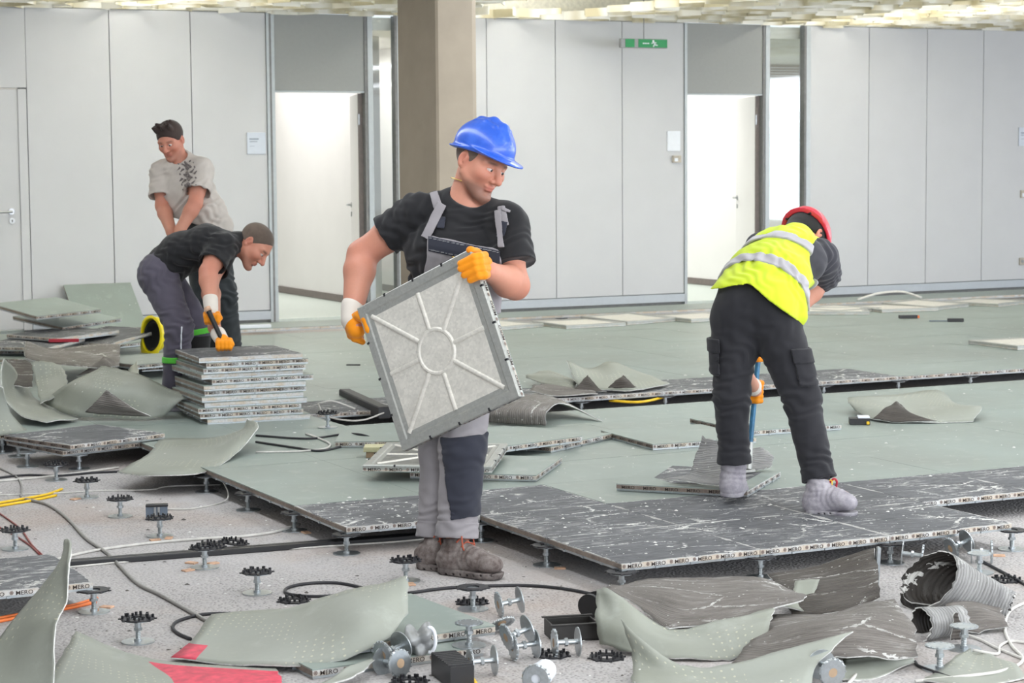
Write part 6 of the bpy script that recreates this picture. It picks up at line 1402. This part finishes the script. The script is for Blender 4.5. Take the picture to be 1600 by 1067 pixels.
# black cable duct on the concrete
a, c = G(108, 884), G(700, 838); d = (c-a)/np.linalg.norm(c-a); n_ = np.array([-d[1], d[0], 0]); L = np.linalg.norm(c-a); a[2] = -HS
o = MB().box((0, -.030, 0), (L, -.003, .022), bev=.003).build('cable_duct', 'plastic_black'); o.matrix_world = frame_matrix(d, n_, (0, 0, 1), a); tag(o, 'front black cable duct running over the concrete from the left panel to the brown boots', 'duct')
o = MB().box((0, .003, 0), (L, .030, .022), bev=.003).build('cable_duct', 'plastic_black'); o.matrix_world = frame_matrix(d, n_, (0, 0, 1), a); tag(o, 'rear black cable duct running over the concrete, right behind the front one', 'duct')
def ring(label, u, v, z, rz=0.0, tilt=0.0):
    o = inst('gasket_ring', PM['gasket'][0]); p = G(u, v, z)
    me = bpy.data.meshes.get('gasket_flat')
    if me is None:
        me = PM['gasket'][0].copy(); me.name = 'gasket_flat'
        for vv in me.vertices: vv.co.z -= ZT+.004
    o.data = me; o.location = p; o.rotation_euler = (tilt, 0, rz); tag(o, label, 'gasket', 'loose black gaskets')
ring('loose black gasket on the cable duct, left of its neighbour', 330, 853, -HS+.026, 0, .1); ring('loose black gasket on the cable duct, right of its neighbour', 366, 848, -HS+.024, 1, .15)
ring('loose black gasket lying by the coiled black cable', 459, 939, -HS, 2); ring('loose black gasket lying behind the green panel at the bottom', 738, 942, -HS+.001, .5)
ring('loose black gasket under the lying pedestal in front of the tray box', 862, 1024, -HS, .5); ring('loose black gasket at the bottom, left of the black box', 640, 1066, -HS, .3); ring('loose black gasket in the shade of the pale green dotted sheet', 948, 1028, -HS, 1.)
ring('loose black gasket on the concrete at the right photo edge', 1572, 907, -HS, .5)
def box_thing(name, label, cat, p, d_deg, parts):
    """parts: (name, lo, hi, material) in local axes: x along d, y away, z up"""
    o = thing(name, label, cat, p, (0, 0, math.radians(d_deg)-YAW))
    for nm_, lo, hi, m in parts: MB().box(lo, hi, bev=min(.002, .3*min(abs(hi[i]-lo[i]) for i in range(3)))).build(nm_, m, o)
    return o
# blue-grey clip block
box_thing('clip_block', 'blue-grey plastic clip block standing behind a black-topped pedestal at the left', 'block', G(228, 813), 8, [('block_body', (0, 0, 0), (.095, .03, .065), 'plastic_grey'), ('clip', (.036, -.006, .004), (.046, 0, .062), 'sign_grey'), ('clip', (.052, -.006, .004), (.062, 0, .062), 'sign_grey'), ('block_rim', (.0, -.01, .06), (.098, .032, .07), 'plastic_black'), ('block_foot', (.01, -.012, 0), (.11, .01, .008), 'plastic_black')])
# black socket box with yellow cables
a, c = G(704, 1078), G(656, 1040); dd = c-a
p = a; o = box_thing('socket_box', 'long black plastic box with yellow cables at its end, bottom middle', 'box', p, 0, [('box_body', (0, 0, 0), (.075, .20, .070), 'plastic_black')])
o.rotation_euler = (0, 0, math.atan2(dd[1], dd[0])-PI/2)
for k in range(9): MB().box((-.002, .012+.021*k, .069), (.077, .022+.021*k, .074), bev=.001).build('rib', 'trunk_black', o)
cable('yellow cable leaving the black box at the bottom, left strand', [(706, 1046, 1058), (722, 1050, 1062), (733, 1062), (735, 1080)], 'cable_yellow', .006)
cable('yellow cable leaving the black box at the bottom, right strand', [(706, 1052, 1062), (728, 1056, 1066), (742, 1068), (744, 1085)], 'cable_yellow', .006)
# open black tray box and the black reel behind it
p = G(864, 1004); T_ = .004
box_thing('tray_box', 'open black plastic box beside the pale green dotted sheet', 'box', p, 12, [('box_bottom', (0, 0, 0), (.16, .13, .004), 'tray_dark'), ('box_side', (0, 0, .004), (.16, .006, .055), 'tray_dark'), ('box_side', (0, .124, .004), (.16, .13, .055), 'tray_dark'), ('box_side', (0, .006, .004), (.006, .124, .055), 'tray_dark'), ('box_side', (.154, .006, .004), (.16, .124, .055), 'tray_dark'), ('box_rim', (-.008, -.008, .055), (.168, .004, .060), 'tray_dark'), ('box_rim', (-.008, .126, .055), (.168, .138, .060), 'tray_dark')])
p = G(920, 966); o = thing('black_reel', 'black reel leaning behind the open black box', 'reel', p, (0, 0, -YAW+.3)); MB().cyl((0, 0, 0.042), (.012, .012, 0.042), 0.042, 24).build('reel_flange', 'plastic_black', o); MB().cyl((.012, .012, 0.042), (.05, .05, 0.042), .02, 18).build('reel_core', 'trunk_black', o); MB().cyl((.05, .05, 0.042), (0.042, 0.042, 0.042), 0.042, 24).build('reel_flange', 'plastic_black', o)
# white plastic tube with a toothed disc, crumpled bag with a white ring
p = G(838, 1060, -HS+.04); o = thing('plastic_tube', 'white plastic tube ending in a toothed disc at the bottom of the photo', 'tube', p); dd = nrm(-R0*.25-FH*.9); o.rotation_euler = Vector(-dd).to_track_quat('Z', 'Y').to_euler()
inst('toothed_disc', TD, o, (0, 0, -.008)); MB().cyl((0, 0, 0), (0, 0, .11), .034, 20).build('tube_body', 'sign_white', o, True, .6); MB().cyl((0, 0, .05), (0, 0, .062), .037, 20).build('tube_collar', 'sign_white', o, True, .6)
p = G(655, 1021, -HS+TH+.001); f = Fd((-.09, -.07, -.01), (.09, .07, .12), .004); f.ell((-.01, 0, .045), (.058, .04, .042), k=0); V, Q = f.mesh(); rg = np.random.default_rng(4); N = vnormals(V, Q); dsp = sum(.006*np.sin(V@(rg.normal(size=3)*70)+rg.random()*6) for _ in range(5)); V = V+N*dsp[:, None]; V[:, 2] = np.maximum(V[:, 2], 0)
o = thing('plastic_bag', 'crumpled grey plastic bag with a white rim, left of the low panels at the bottom', 'bag', p, (0, 0, -YAW)); emit('crumpled_film', V, Q, 'sign_grey', o)
MB().tube([(.035+.03*math.cos(t)*.6, -.02, .048+.040*math.sin(t)) for t in np.linspace(-1.9, 1.9, 14)], .006, 7).build('white_rim', 'sign_white', o, True)
# things in the far trench left of the carried panel
a, c = G(530, 625, -.03), G(592, 655, -.03); d = nrm(c-a); n_ = np.array([-d[1], d[0], 0])
o = MB().box((0, 0, 0), (np.linalg.norm(c-a), .07, .07), bev=.006).build('rubber_trunk', 'trunk_black'); o.matrix_world = frame_matrix(d, n_, (0, 0, 1), a); tag(o, 'black rubber duct lying slanted in the trench behind the carried panel', 'duct')
a, c = G(526, 643, -.02), G(572, 638, -.02); d = nrm(c-a); n_ = np.array([-d[1], d[0], 0]); o = MB().box((0, 0, 0), (np.linalg.norm(c-a), .03, .016), bev=.003).build('wood_batten', 'wood_chip'); o.matrix_world = frame_matrix(d, n_, (0, 0, 1), a); tag(o, 'short pale wooden batten in the trench behind the carried panel', 'batten')
loose('brown-edged floor panel in the trench, half under the tall stack', (440, 643), (545, 640), -0.02, 'black', sides=('front',))
box_thing('foam_board', 'small cream board under the left corner of the tilted tray', 'board', G(568, 716, 0.0), 0, [('board_top', (0, 0, .03), (.24, .12, .055), 'cream_board'), ('board_body', (.012, .012, 0), (.228, .108, .03), 'edge_band_tan')])
# socket box at the right, tools further back
p = G(1328, 664, 0.0); box_thing('junction_box', 'black junction box with a white lid by the pale green sheet at the right', 'box', p, -4, [('box_body', (0, 0, 0), (.11, .09, .035), 'plastic_black'), ('box_lid', (.045, .01, .035), (.11, .08, .045), 'sign_white'), ('yellow_clip', (.09, -.012, .004), (.105, 0, .02), 'cable_yellow')])
p = G(1407, 498, 0.0); box_thing('black_case', 'small black case with an orange end, far back near the right wall', 'case', p, 8, [('case_body', (0, 0, 0), (.16, .06, .03), 'plastic_black'), ('case_end', (.16, .005, .002), (.18, .055, .026), 'cable_orange')])
p = G(1452, 503, 0.0); o = box_thing('dark_tool', 'dark hand tool lying right of the small black case', 'tool', p, -4, [('tool_handle', (.16, 0, 0), (.30, .04, .03), 'plastic_black'), ('tool_blade', (0, .005, .004), (.16, .03, .012), 'plastic_grey')])
p = G(541, 571, 0.0); box_thing('dark_strip', 'thin dark strip lying on the green floor left of the carried panel', 'strip', p, -6, [('strip_body', (0, 0, 0), (.10, .02, .008), 'plastic_black')])
a, c = G(366, 514, 0.0), G(424, 512, 0.0); d = nrm(c-a); n_ = np.array([-d[1], d[0], 0]); o = MB().box((0, 0, 0), (np.linalg.norm(c-a), .06, .03), bev=.004).build('white_board', 'sign_white'); o.matrix_world = frame_matrix(d, n_, (0, 0, 1), a); tag(o, 'white strip of board lying at the foot of the wall left of the left doorway', 'board')
p = G(1370, 928); o = MB().box((-.006, 0, 0), (.006, .03, .17), bev=.002).build('steel_strip', 'zinc'); o.location = p; o.rotation_euler = (0, .05, -YAW); tag(o, 'upright steel strip left of the big grey roll', 'strip')
p = G(76, 535, .20); o = MB().box((0, 0, 0), (.21, .012, .024), bev=.002).build('red_strip', 'red_tape'); o.location = p; o.rotation_euler = (0, 0, -YAW+.05); tag(o, 'red strip lying in the low panel stack at the left edge', 'strip')
# yellow hard hat on the floor
hp = G(236, 552, 0.0); e = thing('hard_hat', 'yellow hard hat lying on its side left of the man in black', 'helmet', hp, (0, 0, -YAW))
class _P: pass
q = _P(); q.e = e; q.field = lambda around=None, pad=.2: Fd(np.array(around).min(0)-pad, np.array(around).max(0)+pad, .005)
Bh = frame_from((-.15, .05, -.98), (.62, .76, .12)); ch = np.array([-.02, .0, .135]); hm = helmet(q, Bh, ch, 1.15, 'helmet_yellow', 'helmet_shell')
f = Fd(ch-.2, ch+.2, .006); f.ell(ch+Bh[2]*.040, np.array([.107, .084, .09])*1.15, Bh, k=0, clip=[((0, 0, -1), -.002)]); f.ell(ch+Bh[2]*.03, np.array([.095, .072, .08])*1.15, Bh, k=0, op='s'); V, Q = f.mesh(); emit('helmet_liner', V, Q, 'cap_black', e)
# shims under pedestals and crumbs: countless little chips
rg = np.random.default_rng(11)
def chips(name, label, n, zone, size, mat, z):
    vs, fs = [], []
    for _ in range(n):
        u, v = zone(rg)
        c = G(u, v, z)
        if z > -.05 and (math.floor(c[0]/S_), math.floor(c[1]/S_)) not in LAID: continue       # no crumbs over the open bays
        s_ = size*rg.uniform(.4, 1.6)*(.6 if rg.random() < .6 else 1.3); a = rg.random()*6; b = len(vs)
        for k in range(5): t = a+2*PI*k/5; vs.append((c[0]+s_*math.cos(t)*rg.uniform(.5, 1), c[1]+s_*math.sin(t)*rg.uniform(.5, 1), z+.0004))
        vs.append((c[0], c[1], z+s_*rg.uniform(.15, .5))); fs += [(b+k, b+(k+1) % 5, b+5) for k in range(5)]
    me = bpy.data.meshes.new(name); me.from_pydata(vs, [], fs); o = link(name, me, mat); tag(o, label, 'debris', None, 'stuff'); return o
chips('crumbs', 'white adhesive crumbs strewn over the near black panels', 420, lambda r: (r.uniform(770, 1480), r.uniform(775, 868)) if r.random() < .75 else (r.uniform(480, 680), r.uniform(775, 812)), .0065, 'chip_white', 0.0)
c_ = bpy.data.objects['crumbs']
chips('crumbs', 'pale crumbs scattered over the green floor', 420, lambda r: (r.uniform(430, 1600), r.uniform(515, 745)), .007, 'chip_white', 0.001)
chips('crumbs', 'pale crumbs along the far black panels', 160, lambda r: (r.uniform(640, 1450), r.uniform(585, 606)), .010, 'chip_white', 0.0)
chips('crumbs', 'grey and white grit on the bare concrete', 420, lambda r: (r.uniform(0, 960), r.uniform(745, 1060)), .0055, 'chip_white', -HS)
chips('wood_splinters', 'brown splinters and dirt on the bare concrete', 150, lambda r: (r.uniform(0, 1000), r.uniform(760, 1060)), .008, 'edge_band_dark', -HS)
SHIM = ['left of the foot of the pedestal before the clip block', 'right of the foot of the pedestal before the clip block', 'left of the pedestal on the black duct', 'right of the pedestal on the black duct', 'by the end of the orange cables', 'just right of the orange cable ends', 'alone in front of the black duct', 'under the pedestal beside the brown boots', 'on the concrete at the right photo edge', 'left of the pedestal behind the yellow cables', 'under the second pedestal of the green floor edge', 'under the pedestal right of the brown boots']
for k, (u, v) in enumerate([(236, 846), (268, 843), (310, 880), (338, 879), (142, 953), (155, 950), (290, 894), (650, 915), (1570, 868), (120, 779), (470, 832), (866, 890)]):
    p = G(u, v); o = MB().box((0, 0, 0), (.045, .03, .006), bev=.001).build('wood_shim', 'wood_chip'); o.location = p; o.rotation_euler = (0, 0, k*1.1)
    tag(o, 'small pale wooden shim '+SHIM[k], 'shim', 'wooden shims')
